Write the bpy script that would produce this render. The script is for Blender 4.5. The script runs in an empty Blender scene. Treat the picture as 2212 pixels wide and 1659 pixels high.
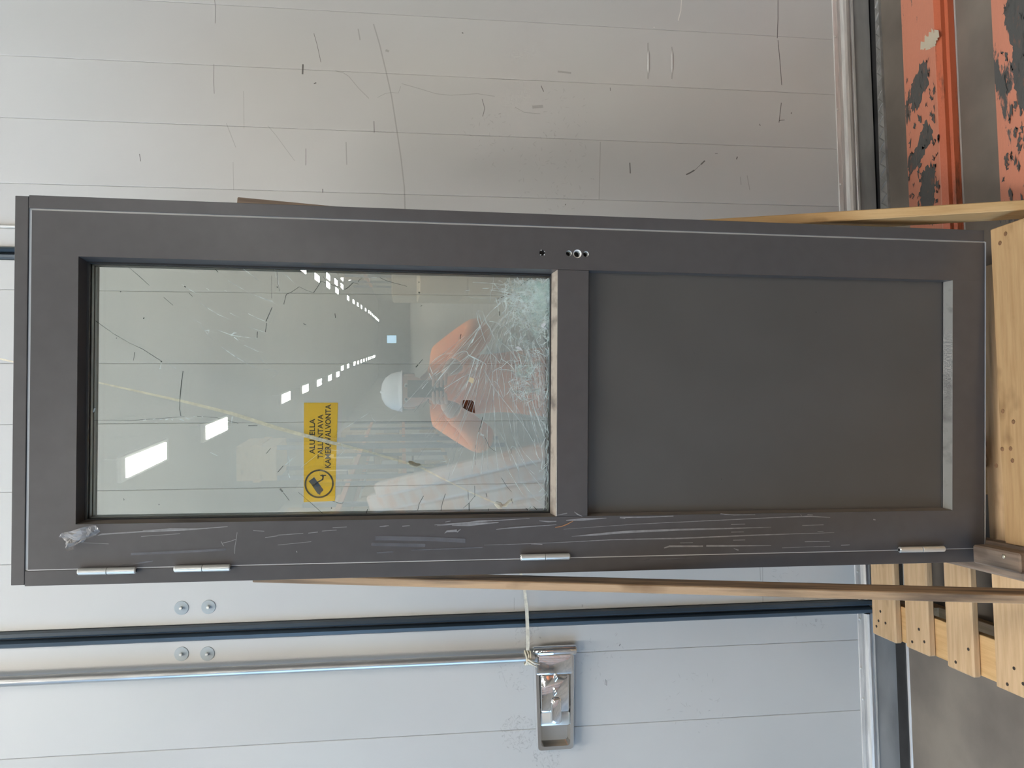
import bpy, bmesh, math, random
import numpy as np
from mathutils import Vector, Matrix

# ------------------------------------------------------------------ camera, world, lights, exposure
SC = bpy.context.scene
COL = SC.collection
F, CX, CY, HC = 1661.0, 1106.0, 829.5, 1.498          # focal length in pixels of the 2212 x 1659 frame, centre, camera height


def rot(rx, ry, rz):
    cx, sx, cy, sy, cz, sz = math.cos(rx), math.sin(rx), math.cos(ry), math.sin(ry), math.cos(rz), math.sin(rz)
    return (np.array([[cz, -sz, 0], [sz, cz, 0], [0, 0, 1.]]) @ np.array([[1, 0, 0], [0, cx, -sx], [0, sx, cx]])
            @ np.array([[cy, 0, sy], [0, 1, 0], [-sy, 0, cy]]))


RC = rot(*np.radians([7.0645, -3.568, -.0961]))
RD = rot(*np.radians([7.60238, -.44241, .4156]))
TD = np.array([-.41075, 1.09888, 1.78453])
O = np.array([0, 0, HC])


def c2w(v):
    w = RC.T @ np.asarray(v, float)
    return np.array([w[0], w[2], -w[1]])


cam_d = bpy.data.cameras.new('camera')
cam = bpy.data.objects.new('camera', cam_d)
COL.objects.link(cam)
cam_d.sensor_fit = 'HORIZONTAL'
cam_d.sensor_width = 36.0
cam_d.lens = F / 2212 * 36.0
cam_d.clip_start = 0.02
xa, ya, za = c2w([0, 1, 0]), c2w([1, 0, 0]), c2w([0, 0, -1])   # the phone was turned on its side: picture left is up
cam.matrix_world = Matrix(((xa[0], ya[0], za[0], 0), (xa[1], ya[1], za[1], 0), (xa[2], ya[2], za[2], HC), (0, 0, 0, 1)))
SC.camera = cam

world = bpy.data.worlds.new('world')
SC.world = world
world.use_nodes = True
bg = world.node_tree.nodes['Background']
bg.inputs['Color'].default_value = (.62, .78, 1.0, 1)
bg.inputs['Strength'].default_value = 0.35
LAMP = 65.0


def area(name, loc, aim, sx, sy, power, col):
    l = bpy.data.lights.new(name, 'AREA')
    l.shape, l.size, l.size_y, l.energy, l.color = 'RECTANGLE', sx, sy, power, col
    o = bpy.data.objects.new(name, l)
    COL.objects.link(o)
    o.location = loc
    d = Vector(aim) - Vector(loc)
    o.rotation_euler = d.to_track_quat('-Z', 'Y').to_euler()
    return o


area('dock_daylight', (-5.8, -2.4, 2.3), (0, 1.2, 1.6), 4.0, 4.2, 245, (.34, .63, 1.0))
SC.view_settings.view_transform = 'Standard'
SC.view_settings.look = 'None'
SC.view_settings.exposure = 0.0
SC.view_settings.gamma = 1.0
SC.view_settings.use_curve_mapping = False
SC.cycles.transparent_max_bounces = 32
SC.cycles.max_bounces = 10
SC.cycles.caustics_reflective = False
SC.cycles.caustics_refractive = False
SC.cycles.sample_clamp_indirect = 6.0

random.seed(7)
RND = random.Random(11)


# ------------------------------------------------------------------ a pixel of the photograph -> a point on a known plane
def ray(X, Y):
    return c2w([(1659 - Y - CY) / F, (X - CX) / F, 1.0])


def at_y(X, Y, y):
    d = ray(X, Y)
    return O + d * (y / d[1])


def at_z(X, Y, z):
    d = ray(X, Y)
    return O + d * ((z - HC) / d[2])


def at_door(X, Y, depth=0.0):
    """point of the door plane in the door's own frame: (right, back, up)"""
    r = np.array([(1659 - Y - CY) / F, (X - CX) / F, 1.0])
    n = RD @ np.array([0, 0, 1.])
    p = TD + n * depth
    q = RD.T @ (r * ((n @ p) / (n @ r)) - TD)
    return np.array([q[0], depth, -q[1]])


DOOR_O = c2w(TD) + O
DX, DY, DZ = c2w(RD @ [1, 0, 0]), c2w(RD @ [0, 0, 1]), c2w(RD @ [0, -1, 0])


def at_mirror(X, Y, y=None, z=None):
    """point of the hall behind the camera that the glass shows at this pixel"""
    d = ray(X, Y)
    n = -DY
    p = O + d * ((n @ (DOOR_O - O)) / (n @ d))
    r = d - 2 * (d @ n) * n
    t = (y - p[1]) / r[1] if y is not None else (z - p[2]) / r[2]
    return p + r * t


# ------------------------------------------------------------------ materials
def mat(name, col, rough=.5, metal=0.0, var=.08, scale=6.0, bump=0.0, bscale=60.0, spec=.5, coat=0.0, stretch=(1, 1, 1),
        col2=None, lo=.35, hi=.65, detail=4.0, alpha=1.0):
    m = bpy.data.materials.new(name)
    m.use_nodes = True
    nt = m.node_tree
    b = nt.nodes['Principled BSDF']
    b.inputs['Roughness'].default_value = rough
    b.inputs['Metallic'].default_value = metal
    b.inputs['Specular IOR Level'].default_value = spec
    b.inputs['Coat Weight'].default_value = coat
    b.inputs['Coat Roughness'].default_value = .18
    b.inputs['Alpha'].default_value = alpha
    tc = nt.nodes.new('ShaderNodeTexCoord')
    mp = nt.nodes.new('ShaderNodeMapping')
    mp.inputs['Scale'].default_value = stretch
    oi = nt.nodes.new('ShaderNodeObjectInfo')
    mul = nt.nodes.new('ShaderNodeMath')
    mul.operation = 'MULTIPLY'
    mul.inputs[1].default_value = 37.0
    nt.links.new(oi.outputs['Random'], mul.inputs[0])
    add = nt.nodes.new('ShaderNodeVectorMath')
    nt.links.new(tc.outputs['Object'], add.inputs[0])
    nt.links.new(mul.outputs[0], add.inputs[1])
    nt.links.new(add.outputs[0], mp.inputs['Vector'])
    nz = nt.nodes.new('ShaderNodeTexNoise')
    nz.inputs['Scale'].default_value = scale
    nz.inputs['Detail'].default_value = detail
    nt.links.new(mp.outputs[0], nz.inputs['Vector'])
    rp = nt.nodes.new('ShaderNodeValToRGB')
    rp.color_ramp.elements[0].position = lo
    rp.color_ramp.elements[1].position = hi
    c = np.array(col)
    c2 = np.array(col2) if col2 is not None else np.clip(c * (1 + var), 0, 1)
    c1 = c if col2 is not None else c * (1 - var)
    rp.color_ramp.elements[0].color = (*c1, 1)
    rp.color_ramp.elements[1].color = (*c2, 1)
    nt.links.new(nz.outputs['Fac'], rp.inputs['Fac'])
    nt.links.new(rp.outputs['Color'], b.inputs['Base Color'])
    if bump:
        n2 = nt.nodes.new('ShaderNodeTexNoise')
        n2.inputs['Scale'].default_value = bscale
        n2.inputs['Detail'].default_value = 5
        nt.links.new(mp.outputs[0], n2.inputs['Vector'])
        bp = nt.nodes.new('ShaderNodeBump')
        bp.inputs['Strength'].default_value = bump
        bp.inputs['Distance'].default_value = .004
        nt.links.new(n2.outputs['Fac'], bp.inputs['Height'])
        nt.links.new(bp.outputs[0], b.inputs['Normal'])
    return m


def wood(name, light, dark, knots=True, rough=.7, scale=9.0, lo=.38, hi=.85):
    """grain running along the board's local x"""
    m = mat(name, light, rough=rough, stretch=(.9, 11, 11), scale=scale, col2=dark, lo=lo, hi=hi, detail=6, bump=.25, bscale=14)
    nt = m.node_tree
    b = nt.nodes['Principled BSDF']
    base = b.inputs['Base Color'].links[0].from_socket
    tc = nt.nodes.new('ShaderNodeTexCoord')
    mp = nt.nodes.new('ShaderNodeMapping')
    mp.inputs['Scale'].default_value = (3.0, 5, 5)
    nz = nt.nodes.new('ShaderNodeTexNoise')
    nz.inputs['Scale'].default_value = 2.2
    nz.inputs['Detail'].default_value = 3
    oi = nt.nodes.new('ShaderNodeObjectInfo')
    ml = nt.nodes.new('ShaderNodeMath')
    ml.operation = 'MULTIPLY'
    ml.inputs[1].default_value = 91.0
    ad = nt.nodes.new('ShaderNodeVectorMath')
    nt.links.new(oi.outputs['Random'], ml.inputs[0])
    nt.links.new(tc.outputs['Object'], ad.inputs[0])
    nt.links.new(ml.outputs[0], ad.inputs[1])
    nt.links.new(ad.outputs[0], mp.inputs['Vector'])
    nt.links.new(mp.outputs[0], nz.inputs['Vector'])
    rp = nt.nodes.new('ShaderNodeValToRGB')
    rp.color_ramp.elements[0].position = .62 if knots else .55
    rp.color_ramp.elements[1].position = .74
    rp.color_ramp.elements[0].color = (1, 1, 1, 1)
    k = .55 if knots else .75
    rp.color_ramp.elements[1].color = (k, k * .9, k * .82, 1)
    nt.links.new(nz.outputs['Fac'], rp.inputs['Fac'])
    mx = nt.nodes.new('ShaderNodeMix')
    mx.data_type = 'RGBA'
    mx.blend_type = 'MULTIPLY'
    mx.inputs[0].default_value = 1
    nt.links.new(base, mx.inputs[6])
    nt.links.new(rp.outputs[0], mx.inputs[7])
    nt.links.new(mx.outputs[2], b.inputs['Base Color'])
    return m


def worn(name, paint, under, scale, stretch, lo, hi, rough=.45, bump=.3):
    """paint with worn-through patches of another colour"""
    m = mat(name, paint, rough=rough, scale=scale, stretch=stretch, col2=under, lo=lo, hi=hi, detail=9, bump=bump, bscale=90)
    nt = m.node_tree
    for n in nt.nodes:
        if n.type == 'TEX_NOISE' and abs(n.inputs['Scale'].default_value - scale) < 1e-6:
            n.inputs['Roughness'].default_value = .68
    return m


def glass_mat(name, tint):
    m = bpy.data.materials.new(name)
    m.use_nodes = True
    nt = m.node_tree
    nt.nodes.clear()
    out = nt.nodes.new('ShaderNodeOutputMaterial')
    fr = nt.nodes.new('ShaderNodeFresnel')
    fr.inputs['IOR'].default_value = 1.70
    tr = nt.nodes.new('ShaderNodeBsdfTransparent')
    tr.inputs['Color'].default_value = (*tint, 1)
    gl = nt.nodes.new('ShaderNodeBsdfGlossy')
    gl.inputs['Roughness'].default_value = 0.0
    gl.inputs['Color'].default_value = (.97, 1, .98, 1)
    mx = nt.nodes.new('ShaderNodeMixShader')
    nt.links.new(fr.outputs[0], mx.inputs[0])
    nt.links.new(tr.outputs[0], mx.inputs[1])
    nt.links.new(gl.outputs[0], mx.inputs[2])
    nt.links.new(mx.outputs[0], out.inputs['Surface'])
    return m


def emit(name, col, s):
    m = bpy.data.materials.new(name)
    m.use_nodes = True
    b = m.node_tree.nodes['Principled BSDF']
    b.inputs['Base Color'].default_value = (.8, .8, .8, 1)
    b.inputs['Emission Color'].default_value = (*col, 1)
    b.inputs['Emission Strength'].default_value = s
    return m


M = {}
M['wall'] = mat('painted_steel_white', (.60, .60, .585), rough=.38, var=.035, scale=1.6, bump=.04, bscale=5, spec=.4)
M['wall_core'] = mat('joint_sealant', (.56, .56, .55), rough=.8)
M['trim_metal'] = mat('aluminium_profile', (.82, .81, .79), rough=.30, metal=.5, var=.14, scale=14, stretch=(.6, 6, 6), bump=.1)
M['kick'] = mat('galvanised_kick_plate', (.36, .36, .35), rough=.42, metal=.35, var=.16, scale=5, stretch=(1, 1, 3), bump=.05)
M['rubber'] = mat('black_rubber', (.050, .074, .098), rough=.38, var=.25, scale=5, stretch=(1, 1, .3), spec=.6)
M['rubber_dull'] = mat('dusty_black_rubber', (.02, .02, .021), rough=.75, var=.4, scale=12)
M['tread'] = mat('tread_plate', (.45, .45, .44), rough=.4, metal=.7, var=.2, scale=20)
M['concrete'] = mat('concrete_floor', (.185, .160, .135), rough=.55, var=.30, scale=3.0, bump=.12, bscale=45, detail=8)
M['ceiling'] = mat('ceiling_sheet', (.34, .33, .30), rough=.8, var=.06, scale=.6)
M['hall'] = mat('hall_wall_paint', (.40, .39, .36), rough=.8, var=.08, scale=.8)
M['door'] = mat('anthracite_lacquer', (.086, .080, .080), rough=.33, var=.05, scale=30, bump=.05, bscale=16, spec=.55, coat=.30)
M['door_panel'] = mat('anthracite_panel', (.092, .086, .080), rough=.46, var=.05, scale=6, spec=.5)
M['dust_beige'] = mat('dusty_bead', (.36, .315, .265), rough=.8, col2=(.14, .12, .105), scale=24, stretch=(1, 1, 1), lo=.5, hi=.68, detail=6)
M['dust_grey'] = mat('grey_dusty_bead', (.205, .20, .185), rough=.75, col2=(.10, .096, .09), scale=26, lo=.52, hi=.72, detail=6)
M['dust_brown'] = mat('brown_dusty_bead', (.21, .18, .155), rough=.7, col2=(.10, .09, .083), scale=16, stretch=(2, 2, .5), lo=.5, hi=.7, detail=6)
M['seal'] = mat('light_grey_seal', (.50, .50, .49), rough=.5)
M['black_seal'] = mat('black_glazing_seal', (.012, .014, .016), rough=.4)
M['spacer'] = mat('aluminium_spacer', (.42, .46, .47), rough=.35, metal=.6)
M['chrome'] = mat('polished_chrome', (.93, .94, .95), rough=.07, metal=.9, var=.02, spec=.9)
M['chrome_soft'] = mat('worn_chrome', (.86, .86, .82), rough=.28, metal=.55, var=.06, scale=40, stretch=(1, 1, .2))
M['steel'] = mat('brushed_steel_tube', (.60, .60, .59), rough=.33, metal=.8, var=.12, scale=20, stretch=(6, 6, .5))
M['white_plastic'] = mat('white_plastic', (.82, .80, .76), rough=.4)
M['dark_hole'] = mat('dark_lock_case', (.02, .018, .016), rough=.6)
M['disc'] = mat('grey_plastic_washer', (.42, .47, .49), rough=.35, var=.1)
M['strap'] = mat('cream_webbing', (.80, .74, .60), rough=.85, var=.12, scale=80, bump=.3, bscale=300)
M['yellow'] = mat('yellow_vinyl', (.83, .50, .03), rough=.4, var=.03)
M['ink'] = mat('black_ink', (.035, .03, .02), rough=.5)
M['ink_blue'] = mat('blue_grey_ink', (.045, .06, .085), rough=.5)
M['wood_light'] = wood('fresh_pine', (.66, .43, .20), (.50, .29, .115))
M['wood_base'] = wood('planed_pine', (.50, .33, .165), (.38, .225, .10))
M['wood_pallet'] = wood('pallet_pine', (.62, .43, .25), (.44, .28, .14))
M['wood_old'] = wood('weathered_board', (.50, .34, .205), (.16, .11, .075), scale=5, lo=.42, hi=.68)
M['wood_grey'] = wood('grey_dirty_board', (.27, .20, .15), (.12, .09, .07), scale=6, lo=.40, hi=.70)
M['nail'] = mat('rusty_nail', (.06, .045, .035), rough=.5, metal=.5)
M['knot'] = mat('pine_knot', (.20, .105, .05), rough=.7, var=.3, scale=200)
M['screw'] = mat('zinc_screw', (.75, .72, .6), rough=.3, metal=.9)
M['orange_steel'] = worn('worn_orange_paint', (.56, .215, .135), (.085, .075, .065), 9.5, (.75, 2.1, 2), .60, .63)
M['orange_heavy'] = worn('heavily_worn_orange_paint', (.56, .22, .14), (.075, .076, .074), 7.5, (.7, 1.9, 2), .56, .59)
M['orange_side'] = worn('orange_paint_side', (.52, .12, .05), (.10, .045, .025), 3.0, (1, 3, 6), .56, .66)
M['glass'] = glass_mat('float_glass', (.994, 1.0, .988))
def fracture(name, col, a):
    """broken glass edges scatter light that comes from either side"""
    m = bpy.data.materials.new(name)
    m.use_nodes = True
    nt = m.node_tree
    nt.nodes.clear()
    out = nt.nodes.new('ShaderNodeOutputMaterial')
    d, t, x, tr, y = (nt.nodes.new('ShaderNode' + k) for k in ('BsdfDiffuse', 'BsdfTranslucent', 'MixShader', 'BsdfTransparent', 'MixShader'))
    tc, nz = nt.nodes.new('ShaderNodeTexCoord'), nt.nodes.new('ShaderNodeTexNoise')
    nz.inputs['Scale'].default_value = 45
    rp = nt.nodes.new('ShaderNodeMapRange')
    rp.inputs['From Min'].default_value, rp.inputs['From Max'].default_value = .35, .65
    rp.inputs['To Min'].default_value, rp.inputs['To Max'].default_value = a * .55, min(1, a * 1.25)
    nt.links.new(tc.outputs['Object'], nz.inputs['Vector'])
    nt.links.new(nz.outputs['Fac'], rp.inputs['Value'])
    d.inputs['Color'].default_value = (*col, 1)
    t.inputs['Color'].default_value = (*col, 1)
    x.inputs[0].default_value = .45
    nt.links.new(d.outputs[0], x.inputs[1])
    nt.links.new(t.outputs[0], x.inputs[2])
    nt.links.new(rp.outputs[0], y.inputs[0])
    nt.links.new(tr.outputs[0], y.inputs[1])
    nt.links.new(x.outputs[0], y.inputs[2])
    nt.links.new(y.outputs[0], out.inputs['Surface'])
    return m


M['crack'] = fracture('glass_fracture', (.90, .985, .94), .86)
M['crack_soft'] = fracture('fine_glass_fracture', (.92, .97, .92), .5)
M['crack_dark'] = mat('dark_fracture', (.035, .05, .04), rough=.4, alpha=.75)
M['shard'] = mat('crazed_glass', (.54, .70, .62), rough=.25, alpha=.13)
M['glint'] = fracture('white_light_glint', (1, 1, 1), 1.0)  # plain white for the glints painted on the cracked pane
M['chip_brown'] = mat('brown_scrap', (.075, .028, .018), rough=.5, col2=(.30, .085, .03), scale=20, lo=.55, hi=.7)
M['chip_cream'] = mat('cream_scrap', (.62, .52, .33), rough=.6)
M['scratch'] = mat('pale_scratch', (.36, .35, .35), rough=.5, alpha=.75, var=.15, scale=60)
M['scratch_faint'] = mat('faint_scratch', (.20, .20, .215), rough=.5, alpha=.45, var=.3, scale=40)
M['tape'] = mat('clear_tape', (.60, .58, .56), rough=.12, alpha=.42, var=.25, scale=30, bump=.5, bscale=40)
M['mark'] = mat('dark_scuff', (.09, .085, .08), rough=.6, alpha=.6)
M['mark_soft'] = mat('grey_scuff', (.26, .25, .24), rough=.6, alpha=.22)
M['smudge'] = mat('grease_smudge', (.20, .20, .20), rough=.6, alpha=.09)
M['copper'] = mat('brown_sliver', (.45, .22, .10), rough=.5)
M['lamp_body'] = mat('lamp_housing', (.7, .7, .7), rough=.5)
M['lamp'] = emit('lamp_diffuser', (1.0, .965, .90), LAMP)
M['far_window'] = emit('far_daylight', (.45, .72, 1.0), 2.2)


# ------------------------------------------------------------------ mesh helpers
class MB:
    def __init__(self):
        self.b = bmesh.new()

    def add_verts(self, pts, faces):
        vs = [self.b.verts.new(tuple(float(c) for c in p)) for p in pts]
        out = []
        for f in faces:
            try:
                out.append(self.b.faces.new([vs[i] for i in f]))
            except ValueError:
                pass
        return vs, out

    def hexa(self, p, bevel=0.0, seg=1):
        """eight corners: bottom four, then top four, both counter-clockwise"""
        vs, fs = self.add_verts(p, [(0, 3, 2, 1), (4, 5, 6, 7), (0, 1, 5, 4), (1, 2, 6, 5), (2, 3, 7, 6), (3, 0, 4, 7)])
        if bevel:
            es = list({e for f in fs for e in f.edges})
            bmesh.ops.bevel(self.b, geom=es, offset=bevel, segments=seg, affect='EDGES', profile=.5)
        return self

    def box(self, lo, hi, bevel=0.0, seg=1):
        (a, b, c), (d, e, f) = lo, hi
        return self.hexa([(a, b, c), (d, b, c), (d, e, c), (a, e, c), (a, b, f), (d, b, f), (d, e, f), (a, e, f)], bevel, seg)

    def prism(self, poly, axis, a, b):
        """poly is a list of 2-D points in the two other axes (in order), extruded along axis from a to b"""
        n = len(poly)

        def pt(q, w):
            q = list(q)
            q.insert(axis, w)
            return q
        pts = [pt(q, a) for q in poly] + [pt(q, b) for q in poly]
        fs = [tuple(range(n - 1, -1, -1)), tuple(range(n, 2 * n))] + [(i, (i + 1) % n, n + (i + 1) % n, n + i) for i in range(n)]
        self.add_verts(pts, fs)
        return self

    def tube(self, pts, r, n=10, caps=True, rz=None):
        pts = [Vector(p) for p in pts]
        rs = r if isinstance(r, (list, tuple)) else [r] * len(pts)
        rings = []
        prev = None
        for i, p in enumerate(pts):
            t = (pts[min(i + 1, len(pts) - 1)] - pts[max(i - 1, 0)]).normalized()
            u = t.orthogonal().normalized() if prev is None else (prev - t * prev.dot(t)).normalized()
            prev = u
            v = t.cross(u)
            rings.append([self.b.verts.new(p + (u * math.cos(2 * math.pi * k / n) + v * math.sin(2 * math.pi * k / n) * (rz or 1)) * rs[i]) for k in range(n)])
        for a, b in zip(rings, rings[1:]):
            for k in range(n):
                self.b.faces.new((a[k], a[(k + 1) % n], b[(k + 1) % n], b[k]))
        if caps:
            self.b.faces.new(rings[0][::-1])
            self.b.faces.new(rings[-1])
        return self

    def cyl(self, p0, p1, r, n=20, bev=0.0):
        p0, p1 = Vector(p0), Vector(p1)
        if bev:
            d = (p1 - p0).normalized()
            return self.tube([p0, p0 + d * bev, p1 - d * bev, p1], [r - bev, r, r, r - bev], n)
        return self.tube([p0, p1], r, n)

    def ribbon(self, pts, w, nrm=(0, -1, 0), thick=0.0004):
        """a thin raised strip that lies on a plane with normal nrm; width w (or one per point)"""
        nrm = Vector(nrm).normalized()
        pts = [Vector(p) for p in pts]
        ws = w if isinstance(w, (list, tuple)) else [w] * len(pts)
        L, R = [], []
        for i, p in enumerate(pts):
            t = pts[min(i + 1, len(pts) - 1)] - pts[max(i - 1, 0)]
            s = t.cross(nrm)
            s = s.normalized() if s.length > 1e-9 else Vector((1, 0, 0))
            L.append(p + s * ws[i] / 2)
            R.append(p - s * ws[i] / 2)
        up = nrm * thick
        vl = [self.b.verts.new(q + up) for q in L]
        vr = [self.b.verts.new(q + up) for q in R]
        for i in range(len(pts) - 1):
            self.b.faces.new((vl[i], vr[i], vr[i + 1], vl[i + 1]))
        return self

    def lathe(self, prof, centre, axis='y', n=24):
        """prof: (radius, along) pairs"""
        rings = []
        c = Vector(centre)
        for r, a in prof:
            ring = []
            for k in range(n):
                x, y = r * math.cos(2 * math.pi * k / n), r * math.sin(2 * math.pi * k / n)
                ring.append(self.b.verts.new(c + (Vector((x, a, y)) if axis == 'y' else Vector((x, y, a)))))
            rings.append(ring)
        for p, q in zip(rings, rings[1:]):
            for k in range(n):
                self.b.faces.new((p[k], p[(k + 1) % n], q[(k + 1) % n], q[k]))
        self.b.faces.new(rings[0])
        self.b.faces.new(rings[-1][::-1])
        return self

    def build(self, name, m, parent=None, smooth=False, fix=True):
        if fix:
            bmesh.ops.recalc_face_normals(self.b, faces=self.b.faces)
        me = bpy.data.meshes.new(name)
        self.b.to_mesh(me)
        self.b.free()
        me.materials.append(m)
        if smooth:
            for p in me.polygons:
                p.use_smooth = True
            try:
                me.set_sharp_from_angle(angle=math.radians(38))
            except Exception:
                pass
        o = bpy.data.objects.new(name, me)
        COL.objects.link(o)
        if parent:
            o.parent = parent
        return o


def tag(o, label=None, cat=None, group=None, kind=None):
    if label:
        o['label'] = label
    if cat:
        o['category'] = cat
    if group:
        o['group'] = group
    if kind:
        o['kind'] = kind
    return o


def empty(name, loc=(0, 0, 0)):
    o = bpy.data.objects.new(name, None)
    COL.objects.link(o)
    o.location = loc
    o.empty_display_size = .1
    return o


def bar(name, p0, p1, w, t, m, parent=None, up=(0, 0, 1), bevel=.0015):
    """a sawn board from p0 to p1, local x along it, w across local y, t along local z (towards up)"""
    p0, p1 = Vector(p0), Vector(p1)
    x = (p1 - p0).normalized()
    y = Vector(up).cross(x).normalized()
    z = x.cross(y)
    L = (p1 - p0).length
    o = MB().box((0, -w / 2, -t / 2), (L, w / 2, t / 2), bevel).build(name, m)
    mw = Matrix(((x.x, y.x, z.x, p0.x), (x.y, y.y, z.y, p0.y), (x.z, y.z, z.z, p0.z), (0, 0, 0, 1)))
    if parent:
        o.parent = parent
        mw = parent.matrix_world.inverted() @ mw if parent.matrix_world != Matrix() else Matrix.Translation(-parent.location) @ mw
    o.matrix_local = mw
    return o


def copy_tree(o, parent=None):
    c = o.copy()
    COL.objects.link(c)
    c.parent = parent
    for ch in o.children:
        copy_tree(ch, c)
    return c


def eval_mesh(o):
    dg = bpy.context.evaluated_depsgraph_get()
    me = bpy.data.meshes.new_from_object(o.evaluated_get(dg), depsgraph=dg)
    return me


# ------------------------------------------------------------------ the setting
DW = 2.30                                             # distance of the cold-store wall
XL, XR, YF, ZC = -6.0, 9.0, -150.0, 6.1
f = MB().box((XL, YF, -.2), (XR, DW + .4, 0)).build('floor', M['concrete'])
tag(f, 'dusty grey concrete floor of the hall', 'floor', kind='structure')
f = MB().box((XL, YF, ZC), (XR, DW + .4, ZC + .15)).build('ceiling', M['ceiling'])
tag(f, 'grey sheet metal ceiling high over the hall, seen in the glass', 'ceiling', kind='structure')
wl = MB()
wl.box((XL - .2, YF, 0), (XL, -4.5, ZC)).box((XL - .2, -.3, 0), (XL, DW + .4, ZC)).box((XL - .2, -4.5, 4.4), (XL, -.3, ZC))
tag(wl.build('wall_left', M['hall']), 'side wall of the hall with the open loading dock', 'wall', kind='structure')
tag(MB().box((XR, YF, 0), (XR + .2, DW + .4, ZC)).build('wall_right', M['hall']), 'far side wall of the hall opposite the dock', 'wall', kind='structure')
fw = MB().box((XL, YF - .2, 0), (XR, YF, ZC)).build('wall_end', M['hall'])
tag(fw, 'end wall far down the hall, seen small in the glass', 'wall', kind='structure')

# cold-store wall: fixed part on the right of the door leaves, panel by panel
wb = MB().box((XL, DW + .02, 0), (XR, DW + .4, ZC)).build('wall_back', M['wall_core'])
tag(wb, 'white sandwich panel wall of the cold store', 'wall', kind='structure')
JR = [.593, .717, .907, 1.089, 1.275, 1.462, 1.65, 3.5, XR]


def strip_panels(xs, z0, z1, parent, y=DW, bev=.0013):
    for a, b in zip(xs, xs[1:]):
        MB().box((a + .0003, y, z0), (b - .0003, y + .022, z1), bev).build('panel', M['wall'], parent)


strip_panels(JR, .128, ZC - .02, wb)
strip_panels([XL, -3.2, -1.37], .1, ZC - .02, wb)
strip_panels([-1.36, .498, .593], 3.02, ZC - .02, wb)
t = MB().box((.531, DW - .006, .1), (.586, DW + .02, 3.0), .003).build('trim_1', M['wall'])
tag(t, 'white frame post of the cold store doorway, right of the rubber seal', 'door frame', kind='structure')
MB().box((.5865, DW - .012, .1), (.5925, DW + .01, 3.0), .001).build('edge_strip', M['white_plastic'], t)


def base_profile(x0, x1, zt, zm, zb, name, parent, y=DW):
    """aluminium rail with ridges and the kick plate under it"""
    h = zt - zm
    prof = [(y + .004, zt + .004), (y - .004, zt + .002), (y - .006, zt - .15 * h), (y - .004, zt - .2 * h), (y - .004, zt - .32 * h), (y - .015, zt - .40 * h),
            (y - .018, zt - .52 * h), (y - .015, zt - .66 * h), (y - .006, zt - .70 * h), (y - .006, zt - .78 * h), (y - .010, zt - .84 * h),
            (y - .010, zt - .93 * h), (y - .006, zm), (y + .004, zm)]
    r = MB().prism(prof, 0, x0, x1).build(name, M['trim_metal'], parent)
    k = MB().box((x0, y - .004, zb), (x1, y + .012, zm), .001).build('kick_plate', M['kick'], parent)
    return r, k


bb = empty('baseboard_right')
tag(bb, 'aluminium base rail and grey kick plate along the right wall', 'base rail', kind='structure')
base_profile(.535, 3.5, .137, .068, .012, 'rail', bb)


def rivets(pxs, parent):
    for X, Y in pxs:
        p = at_y(X, Y, DW - .006)
        MB().lathe([(.0042, 0), (.0038, -.0022), (.0018, -.0032)], p, 'y', 10).build('rivet', M['chrome_soft'], parent, smooth=True)


rivets([(1804, 79), (1810, 236), (1816, 398)], bb)

d2 = MB().box((-.534, DW + .02, .01), (.497, DW + .06, 3.0)).build('door_2', M['wall_core'])
tag(d2, 'white ribbed cold store door leaf behind the damaged door', 'door', kind='structure')
strip_panels([-.5345, -.353, -.155, .033, .204, .412, .4975], .118, 3.0, d2)
base_profile(-.534, .497, .13, .083, .016, 'rail', d2)
d1 = MB().box((-1.36, DW + .02, .01), (-.579, DW + .06, 3.0)).build('door_1', M['wall_core'])
tag(d1, 'white cold store door leaf with the chrome latch', 'door', kind='structure')
strip_panels([-1.36, -1.255, -1.065, -.875, -.66, -.5785], .118, 3.0, d1)
base_profile(-1.36, -.579, .126, .075, .003, 'rail', d1)
rivets([(1857, 1337), (1859.5, 1443), (1864.6, 1510)], d1)
rivets([(1853, 1235), (1856, 1296)], d2)


def gasket(name, x0, x1, z0, z1, label):
    w = x1 - x0
    prof = [(x0, DW + .02), (x0, DW - .008), (x0 + .08 * w, DW - .014), (x0 + .30 * w, DW - .016), (x0 + .42 * w, DW - .010), (x0 + .46 * w, DW + .004),
            (x0 + .56 * w, DW + .004), (x0 + .60 * w, DW - .012), (x0 + .72 * w, DW - .020), (x0 + .92 * w, DW - .017), (x1, DW - .008), (x1, DW + .02)]
    return tag(MB().prism(prof, 2, z0, z1).build(name, M['rubber'], smooth=True), label, 'rubber seal', kind='structure')


gasket('trim_2', -.578, -.535, .085, 3.0, 'black ribbed rubber seal between the two cold store leaves, left of the damaged door')
gasket('trim_3', .498, .531, .085, 3.0, 'black ribbed rubber seal at the doorway post, seen above the damaged door')

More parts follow.
